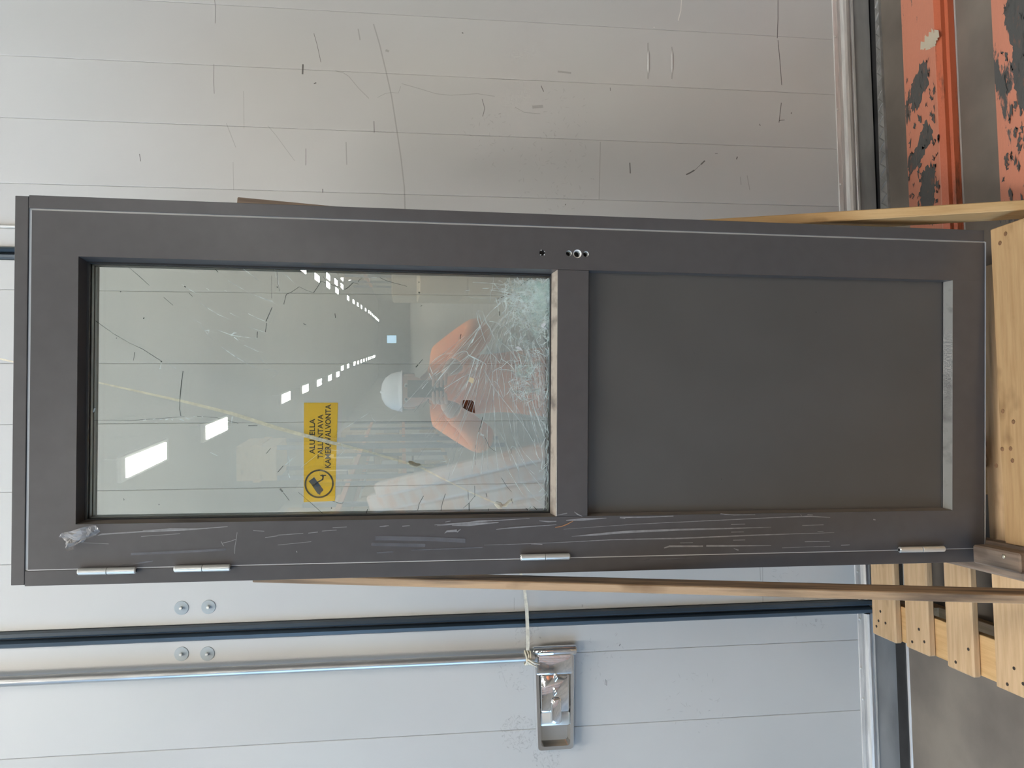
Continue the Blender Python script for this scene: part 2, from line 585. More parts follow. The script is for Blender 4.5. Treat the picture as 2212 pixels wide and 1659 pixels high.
# sill strips on the floor
t = MB().prism([(DW - .054, 0), (DW - .048, .006), (DW + .02, .007), (DW + .02, 0)], 0, -1.36, .50).build('trim_4', M['rubber_dull'])
tag(t, 'black rubber sweep on the floor under the cold store door', 'sill', kind='structure')
MB().prism([(DW - .060, 0), (DW - .058, .004), (DW - .052, .004), (DW - .052, 0)], 0, -1.36, .50).build('metal_edge', M['trim_metal'], t)
t = MB().prism([(DW - .035, 0), (DW - .030, .005), (DW + .02, .005), (DW + .02, 0)], 0, .50, 3.5).build('trim_5', M['rubber_dull'])
tag(t, 'black floor gap strip under the right wall', 'sill', kind='structure')
tp = MB()
a0, a1, b0, b1 = (1.9, 2.262), (.50, 2.286), (.50, 2.240), (1.9, 2.257)
tp.hexa([(b1[0], b1[1], 0), (b0[0], b0[1], 0), (a1[0], a1[1], 0), (a0[0], a0[1], 0), (b1[0], b1[1], .008), (b0[0], b0[1], .008), (a1[0], a1[1], .008), (a0[0], a0[1], .008)])
tpo = tag(tp.build('trim_6', M['tread']), 'narrow diamond tread plate sill along the right wall', 'sill', kind='structure')
rb = MB()
for i in range(64):
    x = .52 + i * .0215
    k = (x - .5) / 1.4
    y0, y1 = 2.240 + .017 * k, 2.286 - .024 * k
    ym, hw = (y0 + y1) / 2, (y1 - y0) * .42
    s = .010 if i % 2 else -.010
    rb.tube([(x - s, ym - hw, .0082), (x + s * .2, ym, .0098), (x + s, ym + hw * .8, .0082)], .0022, 5)
tag(rb.build('raised_bars', M['tread'], tpo, smooth=True), kind='stuff')

# wear on the wall: scuffs and scratches where the photograph shows them
WN = (0, -1, 0)


def wall_marks(lst, name, m, parent, y=DW):
    g = MB()
    for pts, w in lst:
        g.ribbon([at_y(X, Y, y) for X, Y in pts], [max(.0006, w * .0012)] * len(pts), WN, .0005)
    return tag(g.build(name, m, parent, fix=False), kind='stuff')


def z3(ox, oy, s, pts):
    return [(ox + a / s, oy + b / s) for a, b in pts]


S = 3.456
wall_marks([
    (z3(1200, 0, S, [(1660, 0), (1660, 140), (1655, 285)]), 2.0), (z3(1200, 0, S, [(1660, 300), (1675, 460), (1688, 635)]), 2.0),
    (z3(1200, 0, S, [(1685, 768), (1668, 915)]), 2.0), (z3(1200, 0, S, [(1668, 900), (1710, 896)]), 1.5),
    (z3(1200, 0, S, [(554, 1215), (558, 1295)]), 3.0), (z3(1200, 0, S, [(975, 1304), (1005, 1290), (1038, 1270)]), 3.5),
    (z3(1200, 0, S, [(1085, 1228), (1115, 1200)]), 3.5), (z3(1200, 0, S, [(1040, 1270), (1085, 1228)]), 1.0),
    (z3(1200, 0, S, [(1350, 1190), (1358, 1170)]), 3.0), (z3(1200, 0, S, [(1523, 925), (1528, 940)]), 2.0),
    (z3(1200, 0, S, [(1758, 850), (1762, 840)]), 2.5), (z3(1200, 0, S, [(408, 655), (409, 678)]), 1.5), (z3(1200, 0, S, [(1190, 1145), (1210, 1147)]), 1.5),
    (z3(0, 0, S, [(1603, 0), (1608, 70), (1606, 175)]), 1.0), (z3(0, 0, S, [(1597, 480), (1595, 610), (1600, 700)]), 1.0),
    (z3(0, 0, S, [(1042, 1150), (1050, 1205)]), 1.6), (z3(600, 0, S, [(188, 480), (185, 555)]), 4.0), (z3(600, 0, S, [(270, 625), (288, 618)]), 2.5),
    (z3(600, 0, S, [(1965, 640), (1985, 685)]), 2.0), (z3(600, 0, S, [(210, 1110), (209, 1235)]), 1.2), (z3(600, 0, S, [(718, 905), (720, 990)]), 1.6),
    (z3(600, 0, S, [(336, 1410), (336, 1438)]), 2.0), (z3(600, 0, S, [(1525, 740), (1545, 810), (1530, 870)]), 1.4), (z3(600, 0, S, [(1375, 243), (1385, 250)]), 3),
    (z3(600, 0, S, [(270, 250), (295, 340), (322, 465)]), 1.2), (z3(600, 0, S, [(2148, 1522), (2148, 1533)]), 2)], 'scuff_mark', M['mark'], wb)
wall_marks([
    (z3(600, 0, S, [(430, 530), (490, 545), (530, 570), (600, 655), (680, 735)]), 1.6), (z3(600, 0, S, [(745, 728), (800, 700), (850, 690), (900, 695), (918, 645)]), 1.2),
    (z3(600, 0, S, [(925, 625), (1050, 660), (1180, 700), (1290, 712), (1490, 700), (1620, 720)]), 1.6),
    (z3(600, 0, S, [(715, 180), (760, 330), (805, 520), (850, 720), (890, 980), (920, 1180), (945, 1400), (950, 1560)]), 3.2),
    (z3(600, 0, S, [(1770, 800), (1840, 840), (1960, 850)]), 1.6), (z3(600, 0, S, [(2090, 535), (2190, 545)]), 5), (z3(600, 0, S, [(600, 215), (615, 300)]), 3),
    (z3(600, 0, S, [(510, 1060), (515, 1230)]), 2.5), (z3(600, 0, S, [(805, 375), (830, 385)]), 6), (z3(600, 0, S, [(1900, 800), (1980, 795)]), 8),
    (z3(1200, 0, S, [(690, 320), (688, 450), (690, 590)]), 3), (z3(1200, 0, S, [(868, 350), (868, 590)]), 3),
    (z3(1200, 0, S, [(1380, 1320), (1385, 1380)]), 2), (z3(1200, 0, S, [(1430, 1310), (1450, 1420)]), 2), (z3(1200, 0, S, [(335, 1060), (325, 1490)]), 2),
    (z3(0, 0, S, [(1690, 920), (1760, 1100)]), 1.4), (z3(0, 0, S, [(2000, 940), (2060, 1010), (2140, 1120), (2200, 1200)]), 1.2), (z3(0, 0, S, [(1740, 1210), (1745, 1420)]), 1.2),
    (z3(0, 0, S, [(1818, 680), (1822, 960)]), 1.2)], 'grey_streak', M['mark_soft'], wb)
wall_marks([(z3(1200, 0, S, [(940, 0), (935, 80), (915, 155)]), 2.5), (z3(1200, 0, S, [(735, 200), (735, 210)]), 2)], 'white_scratch', M['white_plastic'], wb)
# two shallow creases pressed into the sheet
for (X0, X1) in ((690, 700), (868, 878)):
    p0, p1 = at_y(1200 + X0 / S, 330 / S, DW), at_y(1200 + X0 / S, 590 / S, DW)
    MB().tube([p0 + [0, .004, 0], p0 * .7 + p1 * .3 + [0, .0042, -.002], p0 * .3 + p1 * .7 + [0, .0042, -.002], p1 + [0, .004, 0]], [.003, .006, .006, .003], 12, rz=1).build('crease', M['wall'], wb, smooth=True)


def smudges(pts, name, parent, m=None):
    g = MB()
    r = random.Random(3)
    for (X, Y, rad, n) in pts:
        for i in range(n * 3):
            a, q = r.uniform(0, 6.28), rad * math.sqrt(r.random())
            x, y = X + q * math.cos(a), Y + q * math.sin(a)
            b, l = r.uniform(0, 3.14), r.uniform(2, 6)
            g.ribbon([at_y(x - l * math.cos(b), y - l * math.sin(b), DW), at_y(x, y, DW), at_y(x + l * math.cos(b), y + l * math.sin(b), DW)],
                     [.0006, r.uniform(.0015, .0042), .0006], WN, r.uniform(.0004, .0008))
    return tag(g.build(name, m or M['smudge'], parent, fix=False), kind='stuff')


smudges([(1120, 1585, 40, 50), (1180, 1635, 30, 30), (1110, 1460, 35, 14), (1300, 1420, 60, 10), (1500, 1520, 70, 12)], 'dirt_smudge', d1)
smudges([(1140, 1375, 30, 14), (1750, 1330, 40, 8), (1700, 1250, 40, 8)], 'dirt_smudge', d2)
smudges([(1200, 380, 90, 26), (1060, 300, 60, 14), (1215, 250, 60, 12)], 'dirt_smudge', wb)
wall_marks([(z3(1000, 1150, 3.26, [(1005, 1035), (1000, 1070), (1012, 1078), (1010, 1040)]), 1.2), (z3(1000, 1150, 3.26, [(1100, 800), (1108, 785)]), 1.5), (z3(1200, 1080, S, [(1943, 890), (1944, 910)]), 1.5)],
           'scuff_mark', M['mark'], d1)
wall_marks([(z3(1200, 1080, S, [(1525, 490), (1530, 600)]), 2.0), (z3(1200, 1080, S, [(1545, 490), (1548, 780)]), 2.0), (z3(1200, 1080, S, [(200, 780), (200, 800)]), 3),
            (z3(600, 1100, S, [(1765, 660), (1765, 750)]), 1.2)], 'grey_streak', M['mark_soft'], d2)

# round plastic washers with bolts either side of the seal
for (X, Y, par) in ((392, 1313, d2), (450.6, 1311, d2), (392, 1412.5, d1), (448, 1412, d1)):
    p = at_y(X, Y, DW)
    dsk = MB().lathe([(.0195, 0), (.0195, -.0012), (.0188, -.0018), (.007, -.0020)], p, 'y', 28).build('washer', M['disc'], par, smooth=True)
    MB().lathe([(.0048, -.003), (.0048, -.009), (.0034, -.010)], p, 'y', 6).build('bolt', M['chrome_soft'], dsk)

# ------------------------------------------------------------------ chrome latch and lock rod on the left leaf
HZ = lambda X: at_y(X, 1500, DW)[2]
HX = lambda Y: at_y(1195, Y, DW)[0]


def rr(x0, x1, z0, z1, r, n=5, taper=0.0):
    """rounded rectangle in x, z; taper narrows the low-x end"""
    pts = []
    for cx, cz, a in ((x1 - r, z1 - r, 0), (x0 + r, z1 - r - taper, 90), (x0 + r, z0 + r + taper, 180), (x1 - r, z0 + r, 270)):
        for k in range(n + 1):
            t_ = math.radians(a + 90 * k / n)
            pts.append((cx + r * math.cos(t_), cz + r * math.sin(t_)))
    return pts


def slab(poly, y0, y1, inset, g=None):
    """extruded outline whose front edge (y1) is drawn in by inset"""
    g = g or MB()
    c = np.mean(np.array(poly), axis=0)
    n = len(poly)
    mid = y1 + (y0 - y1) * .35

    def ring(k, y):
        out = []
        for p in poly:
            d = np.array(p) - c
            L = np.linalg.norm(d)
            q = c + d * (1 - k / L)
            out.append((q[0], y, q[1]))
        return out
    pts = ring(0, y0) + ring(0, mid) + ring(inset * .35, y1 + (y0 - y1) * .08) + ring(inset, y1)
    fs = [tuple(range(n))] + [(j * n + i, j * n + (i + 1) % n, (j + 1) * n + (i + 1) % n, (j + 1) * n + i) for j in range(3) for i in range(n)] + [tuple(range(4 * n - 1, 3 * n - 1, -1))]
    g.add_verts(pts, fs)
    return g


hx0, hx1 = HX(1613), HX(1400)
hz0, hz1 = 1.036, 1.158
ring_g = MB()
outer = rr(hx0, hx1, hz0, hz1, .010, 5, .006)
inner = rr(hx0 + .012, HX(1447), hz0 + .014, hz1 - .014, .009, 5, .004)
n_ = len(outer)
y0, y1, y2 = DW, DW - .022, DW - .027
pts = [(p[0], y0, p[1]) for p in outer] + [(p[0], y1, p[1]) for p in outer] + \
      [(p[0] * .86 + q[0] * .14, y2, p[1] * .75 + q[1] * .25) for p, q in zip(outer, inner)] + [(q[0], y2, q[1]) for q in inner] + [(q[0], DW - .004, q[1]) for q in inner]
ring_g.add_verts(pts, [tuple(range(n_))] + [(j * n_ + i, j * n_ + (i + 1) % n_, (j + 1) * n_ + (i + 1) % n_, (j + 1) * n_ + i) for j in range(4) for i in range(n_)] + [tuple(range(5 * n_ - 1, 4 * n_ - 1, -1))])
latch = ring_g.build('latch_handle', M['chrome'], d1, smooth=True)
tag(latch, 'polished chrome recessed lever latch')
slab(rr(HX(1450), HX(1406), hz0 + .006, hz1 - .006, .006), DW - .02, DW - .034, .006).build('hinge_cover', M['chrome'], latch, smooth=True)
slab(rr(HX(1531), HX(1449), HZ(1225.5), HZ(1164.5), .005), DW - .012, DW - .032, .004).build('lever_plate', M['chrome'], latch, smooth=True)
slab(rr(HX(1562), HX(1532), HZ(1228), HZ(1164), .006), DW - .008, DW - .022, .004).build('grip_plate', M['chrome_soft'], latch, smooth=True)
slab(rr(HX(1554), HX(1498), HZ(1208), HZ(1185.5), .010), DW - .018, DW - .042, .006).build('trigger', M['chrome'], latch, smooth=True)
for X, Y in ((1200, 1462), (1198, 1494)):
    p = at_y(X, Y, DW - .032)
    MB().tube([p + [-.012, .001, .003], p + [0, -.002, 0], p + [.012, .001, .002]], [.005, .009, .005], 10, rz=.4).build('boss', M['chrome'], latch, smooth=True)
bx = -.646
MB().tube([(bx, DW - .020, 1.032), (bx, DW - .020, 1.036), (bx, DW - .020, 1.157), (bx, DW - .020, 1.161)], [.013, .0155, .0155, .013], 24).build('barrel', M['chrome'], latch, smooth=True)
MB().tube([(-.660, DW - .028, 1.15), (-.660, DW - .028, 1.175), (-.660, DW - .028, 3.0)], .0135, 20).build('lock_rod', M['steel'], d1, smooth=True)
MB().tube([(-.660, DW - .028, 1.158), (-.660, DW - .028, 1.168)], .0165, 20).build('rod_collar', M['chrome_soft'], latch, smooth=True)

# ------------------------------------------------------------------ camera sign stuck on the cold store leaf
sg = empty('warning_sticker', tuple(at_y(692, 977, DW)))
tag(sg, 'yellow camera surveillance sticker with black lettering seen through the broken glass', 'sticker')


def on_wall(X, Y, up=0.0):
    return Vector(at_y(X, Y, DW - up)) - Vector(sg.location)


g = MB()
cs = [on_wall(X, Y) for X, Y in ((730, 870), (656.5, 870), (656, 1085), (723.5, 1082))]
cs = [cs[3], cs[0], cs[1], cs[2]]
g.hexa([cs[0] + Vector((0, 0, 0)), cs[1], cs[1] + Vector((0, -.0006, 0)), cs[0] + Vector((0, -.0006, 0)), cs[3], cs[2], cs[2] + Vector((0, -.0006, 0)), cs[3] + Vector((0, -.0006, 0))])
g.build('film', M['yellow'], sg)


def text_part(body, X0, X1, Y0, Y1, name='lettering'):
    c = bpy.data.curves.new(name, 'FONT')
    c.body = body
    c.offset = .018
    c.resolution_u = 3
    o = bpy.data.objects.new(name, c)
    COL.objects.link(o)
    me = eval_mesh(o)
    bpy.data.objects.remove(o)
    v = np.array([p.co[:] for p in me.vertices])
    lo, hi = v.min(0), v.max(0)
    a, b = on_wall((X0 + X1) / 2, Y0), on_wall((X0 + X1) / 2, Y1)
    zt, zb = on_wall(X0, (Y0 + Y1) / 2).z, on_wall(X1, (Y0 + Y1) / 2).z
    for p in me.vertices:
        k, l = (p.co.x - lo[0]) / (hi[0] - lo[0]), (p.co.y - lo[1]) / (hi[1] - lo[1])
        p.co = (a.x + (b.x - a.x) * k, -.0011, zb + (zt - zb) * l)
    me.materials.clear()
    me.materials.append(M['ink'])
    o = bpy.data.objects.new(name, me)
    COL.objects.link(o)
    o.parent = sg
    return o


text_part('ALUEELLA', 668.5, 680.5, 981, 904.5)
text_part('TALLENTAVA', 686.2, 698, 991, 895)
text_part('KAMERAVALVONTA', 702.3, 715, 1011, 873.5)
cc = on_wall(689.5, 1045)
rad = (on_wall(689.5, 1014).x - cc.x)
g = MB()
n = 48
pts = [(cc.x + r_ * math.cos(6.2832 * k / n), -.0011, cc.z + r_ * math.sin(6.2832 * k / n)) for r_ in (rad, rad * .885) for k in range(n)]
g.add_verts(pts, [(k, (k + 1) % n, n + (k + 1) % n, n + k) for k in range(n)])
g.build('ring_symbol', M['ink'], sg, fix=False)
g = MB()
for poly in ([(335, 1105), (395, 1060), (440, 1120), (385, 1160)], [(372, 1150), (436, 1112), (495, 1195), (488, 1215), (480, 1212), (476, 1228), (468, 1225), (460, 1252), (432, 1238)]):
    q = [on_wall(600 + a / 5.0275, 820 + b / 5.0275) + Vector((0, -.0011, 0)) for a, b in poly]
    g.add_verts(q, [tuple(range(len(q)))])
g.build('camera_symbol', M['ink_blue'], sg, fix=False)
g = MB()
for poly in ([(430, 1108), (440, 1118), (490, 1092), (483, 1080)], [(478, 1092), (495, 1092), (502, 1042), (490, 1042)], [(462, 1034), (462, 1048), (526, 1046), (526, 1034)], [(480, 1028), (480, 1056), (488, 1056), (488, 1028)]):
    q = [on_wall(600 + a / 5.0275, 820 + b / 5.0275) + Vector((0, -.0012, 0)) for a, b in poly]
    g.add_verts(q, [tuple(range(len(q)))])
g.build('bracket_symbol', M['ink'], sg, fix=False)

# ------------------------------------------------------------------ the damaged door
door = empty('glazed_door')
door.matrix_world = Matrix(((DX[0], DY[0], DZ[0], DOOR_O[0]), (DX[1], DY[1], DZ[1], DOOR_O[1]), (DX[2], DY[2], DZ[2], DOOR_O[2]), (0, 0, 0, 1)))
tag(door, 'dark grey entrance door in its frame with shattered window pane, standing on pallet', 'door', kind='thing')
B = .0008
MB().box((.7428, 0, .004), (.7685, .055, 2.0745), B).build('frame_jamb', M['door'], door)
MB().box((-.0015, 0, .004), (.0285, .055, 2.0745), B).build('frame_jamb', M['door'], door)
MB().box((.0005, .0006, 2.0752), (.7665, .055, 2.1), B).build('frame_head', M['door'], door)
tag(MB().box((.739, .003, 0), (.7432, .03, 2.0735)).box((.029, .003, 2.0692), (.7432, .03, 2.0745)).box((.0282, .0012, .001), (.0309, .03, 2.07)).box((.03, .002, -.002), (.742, .03, .0015)).build('edge_seal', M['seal'], door), 'pale rubber seal line between leaf and frame')

# lock stile with its four drilled holes
cv = bpy.data.curves.new('stile', 'CURVE')
cv.dimensions = '2D'
cv.fill_mode = 'BOTH'


def spl(pts):
    s = cv.splines.new('POLY')
    s.points.add(len(pts) - 1)
    for q, p in zip(s.points, pts):
        q.co = (p[0], p[1], 0, 1)
    s.use_cyclic_u = True


spl([(.6503, .003), (.7390, .003), (.7390, 2.069), (.6503, 2.069)])
HOLES = [(.6851, 1.0473, .0062), (.6858, .9890, .0062), (.6854, .9702, .0092), (.6854, .9513, .0062)]
for s_, t_, r_ in HOLES:
    spl([(s_ + r_ * math.cos(6.2832 * k / 24), t_ + r_ * math.sin(6.2832 * k / 24)) for k in range(24)])
cv.extrude = .024
co = bpy.data.objects.new('stile', cv)
COL.objects.link(co)
me = eval_mesh(co)
bpy.data.objects.remove(co)
for p in me.vertices:
    p.co = (p.co.x, .025 - p.co.z, p.co.y)
me.materials.clear()
me.materials.append(M['door'])
st = bpy.data.objects.new('stile', me)
COL.objects.link(st)
st.parent = door
for i, (s_, t_, r_) in enumerate(HOLES):
    sl = MB()
    if i:
        k = 24
        ri = r_ * .93 if i != 2 else r_ * .74
        ring = [[(s_ + q * math.cos(6.2832 * j / k), y, t_ + q * math.sin(6.2832 * j / k)) for j in range(k)] for q, y in ((r_ * .995, .0015), (r_ * .995, .004), (ri, .004), (ri, .0045), (ri * .98, .02))]
        sl.add_verts([p for rg in ring for p in rg], [(a * k + j, a * k + (j + 1) % k, (a + 1) * k + (j + 1) % k, (a + 1) * k + j) for a in range(4) for j in range(k)])
        sl.build('hole_sleeve', M['white_plastic'], st, smooth=False)
    MB().box((s_ - r_ * .98, .0235 if i else .012, t_ - r_ * .98), (s_ + r_ * .98, .026 if i else .014, t_ + r_ * .98)).build('lock_case', M['dark_hole'], st)
g = MB()
for a_ in (.4, 2.4, 3.9, 5.2):
    s_, t_, r_ = HOLES[0]
    g.tube([(s_ + r_ * math.cos(a_), .001, t_ + r_ * math.sin(a_)), (s_ + r_ * .8 * math.cos(a_ + .2), -.0006, t_ + r_ * .8 * math.sin(a_ + .2))], [.0012, .0006], 5)
tag(g.build('splinters', M['white_plastic'], st), kind='stuff')
MB().box((.0306, .001, .003), (.1183, .049, 2.069)).build('stile', M['door'], door)
MB().box((.1182, .001, 1.982), (.6504, .049, 2.069)).build('top_rail', M['door'], door)
MB().box((.1187, .001, .9445), (.6499, .049, 1.0135), B).build('middle_rail', M['door'], door)
MB().box((.1182, .001, .003), (.6504, .049, .0833)).build('bottom_rail', M['door'], door)

# glazing beads: sloped strips round the window
WX0, WX1, WZ0, WZ1 = .1185, .6501, 1.0135, 1.982      # opening in the leaf
IX0, IX1, IZ0, IZ1, ID = .1225, .6440, 1.0230, 1.9750, .030   # inner edge of the beads


def beads(x0, x1, z0, z1, a0, a1, b0, b1, d, mats, name):
    outs = [(x0, z0), (x1, z0), (x1, z1), (x0, z1)]
    ins = [(a0, b0), (a1, b0), (a1, b1), (a0, b1)]
    for i, key in enumerate(mats):
        j = (i + 1) % 4
        o0, o1, p0, p1 = outs[i], outs[j], ins[i], ins[j]
        MB().hexa([(o0[0], .0015, o0[1]), (o1[0], .0015, o1[1]), (p1[0], d, p1[1]), (p0[0], d, p0[1]),
                   (o0[0], d + .006, o0[1]), (o1[0], d + .006, o1[1]), (p1[0], d + .005, p1[1]), (p0[0], d + .005, p0[1])]).build(name, M[key], door)


beads(WX0, WX1, WZ0, WZ1, IX0, IX1, IZ0, IZ1, ID, ['dust_beige', 'door', 'door', 'dust_brown'], 'glazing_bead')
gz = .0005
g = MB()
for (lo, hi) in (((IX0 - .004, ID - .003, IZ1 - .0035), (IX1 + .004, ID + .004, IZ1 + .003)), ((IX0 - .004, ID - .003, IZ0 - .003), (IX1 + .004, ID + .004, IZ0 + .002)),
                 ((IX0 - .003, ID - .003, IZ0), (IX0 + .002, ID + .004, IZ1)), ((IX1 - .0035, ID - .003, IZ0), (IX1 + .003, ID + .004, IZ1))):
    g.box(lo, hi, .0006)
g.build('glazing_gasket', M['black_seal'], door)
PY = [.0345, .0510, .0675]
panes = []
for i, y in enumerate(PY):
    panes.append(MB().box((.1195, y, 1.0185), (.6470, y + .004, 1.9795)).build('glass_pane', M['glass'], door))
for y in (.0388, .0553):
    g = MB()
    a, b, c, d, w = .1265, .6395, 1.0275, 1.9705, .008
    for lo, hi in (((a - w, y, d), (b + w, y + .0118, d + w)), ((a - w, y, c - w), (b + w, y + .0118, c)), ((a - w, y, c), (a, y + .0118, d)), ((b, y, c), (b + w, y + .0118, d))):
        g.box(lo, hi, .0007)
    g.build('spacer_bar', M['spacer'], door)
# back beads hold the pack
g = MB()
for lo, hi in (((.1187, .0718, 1.9735), (.6499, .085, 1.995)), ((.1187, .0718, 1.0), (.6499, .085, 1.0215)), ((.1100, .0718, 1.0215), (.1225, .085, 1.9735)), ((.6440, .0718, 1.0215), (.66, .085, 1.9735))):
    g.box(lo, hi, .001)
g.build('back_bead', M['door'], door)
g = MB()
for lo, hi in (((.100, .049, 1.9805), (.668, .085, 2.03)), ((.100, .049, .97), (.668, .085, 1.0175)), ((.06, .049, .97), (.1185, .072, 2.03)), ((.6485, .049, .97), (.70, .072, 2.03))):
    g.box(lo, hi)
g.build('back_frame', M['door'], door)

# lower panel with its beads
MB().box((.112, .0185, .076), (.657, .045, .952)).build('lower_panel', M['door_panel'], door)
beads(.1185, .6501, .0833, .9445, .1225, .6478, .0970, .9415, .018, ['dust_grey', 'door', 'door', 'dust_brown'], 'panel_bead')
MB().box((.121, .0165, .0955), (.649, .0186, .0985), .0005).build('panel_gasket', M['black_seal'], door)

# hinges
for (Xa, Ya, Xb, Yb) in ((168, 1234, 294, 1233), (376, 1228, 498, 1227), (1124, 1204, 1231, 1202), (1942, 1187, 2040, 1186)):
    a, b = at_door(Xa, Ya, -.006), at_door(Xb, Yb, -.006)
    x = (a[0] + b[0]) / 2
    zt, zb = a[2], b[2]
    zm = (zt + zb) / 2
    r = .0068
    hg = MB().tube([(x, -.006, zb), (x, -.006, zb + .002), (x, -.006, zm - .0012), (x, -.006, zm - .0004)], [r - .002, r, r, r - .001], 18).build('hinge', M['chrome_soft'], door, smooth=True)
    MB().tube([(x, -.006, zt), (x, -.006, zt - .002), (x, -.006, zm + .0012), (x, -.006, zm + .0004)], [r - .002, r, r, r - .001], 18).build('knuckle', M['chrome_soft'], hg, smooth=True)
    MB().tube([(x, -.006, zb - .0006), (x, -.006, zt + .0006)], .0035, 10).build('hinge_pin', M['dark_hole'], hg)
    MB().box((x - .004, -.004, zb + .004), (x + .004, .004, zt - .002), .001).build('hinge_leaf', M['dark_hole'], hg)

# pale scrapes on the hinge stile
DN = (0, -1, 0)


def door_marks(lst, name, m, depth=0.0, k=.00095):
    g = MB()
    for i, (pts, w) in enumerate(lst):
        ws = w if isinstance(w, (list, tuple)) else [w] * len(pts)
        q = [at_door(X, Y, depth) for X, Y in pts]
        g.ribbon(q, [max(.0005, a * k) for a in ws], DN, .0004 + .00004 * (i % 6))
    return tag(g.build(name, m, door, fix=False), kind='stuff')


A1 = lambda p: z3(1200, 1080, S, p)
A2 = lambda p: z3(600, 1100, S, p)
A3 = lambda p: z3(0, 1050, 2.723, p)
door_marks([
    (A1([(120, 272), (300, 258), (500, 240), (900, 222), (1300, 212), (1610, 203)]), [.5, 4.5, 5.5, 4.5, 3.0, .8]),
    (A1([(0, 318), (450, 295), (900, 287), (1500, 262), (2080, 243)]), [1, 2, 3, 2.5, .8]),
    (A1([(60, 218), (600, 180), (1070, 158), (1700, 128), (1900, 122), (2050, 130)]), [.6, 1.2, 1.6, 1.8, 3, 1]),
    (A1([(810, 358), (850, 346), (1100, 345)]), [2, 4, 3.5]), (A1([(1125, 342), (1290, 342), (1610, 340)]), [4, 3.5, 1]),
    (A1([(80, 152), (200, 145), (380, 135)]), [2, 6, 1]), (A1([(480, 130), (700, 127), (880, 120)]), [3, 2.5, 2]), (A1([(1230, 103), (1330, 112), (1490, 110)]), 1.6),
    (A1([(1310, 183), (1415, 180)]), 1.5), (A1([(1310, 240), (1405, 238)]), 1.3), (A1([(1325, 300), (1415, 298)]), 1.5), (A1([(1840, 190), (2000, 185)]), 1.3),
    (A1([(1860, 312), (2045, 308)]), 1.6), (A1([(1690, 357), (1800, 353), (2050, 345)]), 1.0), (A1([(1330, 362), (1365, 375)]), [1, 3]), (A1([(140, 88), (165, 108), (200, 122)]), [1, 3, 1]),
    (A1([(2130, 338), (2195, 335)]), 2), (A1([(930, 320), (1025, 318)]), 1.2), (A1([(480, 132), (520, 138)]), 2), (A1([(1955, 235), (2000, 233)]), .9), (A1([(1830, 105), (1835, 120)]), 1.5), (A1([(1880, 110), (1920, 112)]), 1.5),
    (A2([(0, 193), (190, 180)]), 1.4), (A2([(228, 178), (300, 170)]), 1.4), (A2([(330, 163), (440, 155)]), 1.2), (A2([(410, 138), (515, 132)]), 1.2), (A2([(0, 267), (250, 242)]), 1.1),
    (A2([(760, 130), (800, 126), (830, 122)]), [1, 3, 1]), (A2([(930, 127), (985, 122)]), 2), (A2([(1170, 117), (1500, 92), (1880, 68)]), [1, 2.4, 1]), (A2([(1190, 122), (1400, 105), (1640, 100)]), [1, 2.5, 2]),
    (A2([(1300, 120), (1420, 118), (1650, 98)]), [1, 5, 1.4]), (A2([(1630, 150), (1750, 138), (2080, 115)]), [1, 3, 1]), (A2([(1540, 268), (1900, 256), (2212, 243)]), [.8, 1.2, 1.0]),
    (A2([(1950, 86), (2020, 92), (2080, 90)]), [1, 3, 1.5]), (A2([(1245, 180), (1262, 165), (1335, 160), (1340, 170), (1365, 148)]), [1, 4, 6, 3, 1]), (A2([(1890, 258), (1975, 262)]), 1.8),
    (A2([(2080, 45), (2160, 30)]), [1, 2.5]), (A2([(140, 312), (144, 322)]), 1.8), (A2([(1400, 100), (1500, 85), (1600, 82)]), 1.2), (A2([(1250, 95), (1290, 88)]), 1.2),
    (A3([(575, 290), (600, 283), (830, 268), (1080, 258), (1340, 238)]), [1, 3, 2.5, 3, 1.2]), (A3([(840, 262), (1000, 252), (1220, 250)]), [1, 2.5, 1]), (A3([(830, 296), (1060, 280)]), 1.0), (A3([(1300, 325), (1315, 352)]), 1.2),
    (A3([(1310, 335), (1350, 326), (1390, 312), (1395, 272)]), 1.4), (A3([(1390, 312), (1383, 350), (1380, 398)]), 1.2), (A3([(1560, 303), (1634, 292)]), 1.4), (A3([(430, 330), (640, 340)]), .9), (A3([(1490, 262), (1555, 265)]), 1.2),
    ([(1886, 1122), (1891, 1123)], 2.5)],
    'scratches', M['scratch'])
door_marks([(A2([(740, 325), (860, 318)]), 3), (A2([(1000, 305), (1250, 296), (1530, 285)]), 2), (A2([(730, 215), (1100, 220), (1400, 235)]), 9), (A2([(700, 260), (1100, 270)]), 7), (A3([(770, 400), (1100, 385), (1330, 372)]), 5),
            (A3([(700, 470), (900, 440)]), 3), (A1([(650, 450), (700, 445)]), 2), (A1([(760, 443), (980, 435)]), 1.5)], 'faint_scuffs', M['scratch_faint'])
door_marks([([(1761, 674), (1764, 675)], 2), ([(1558, 1034), (1559, 1036)], 2), ([(1498, 763), (1501, 763)], 1.5)], 'panel_specks', M['scratch_faint'], .0183)
door_marks([(A2([(2070, 136), (2120, 128), (2160, 112), (2205, 88)]), [1, 2, 2, 1.2])], 'brown_sliver', M['copper'])

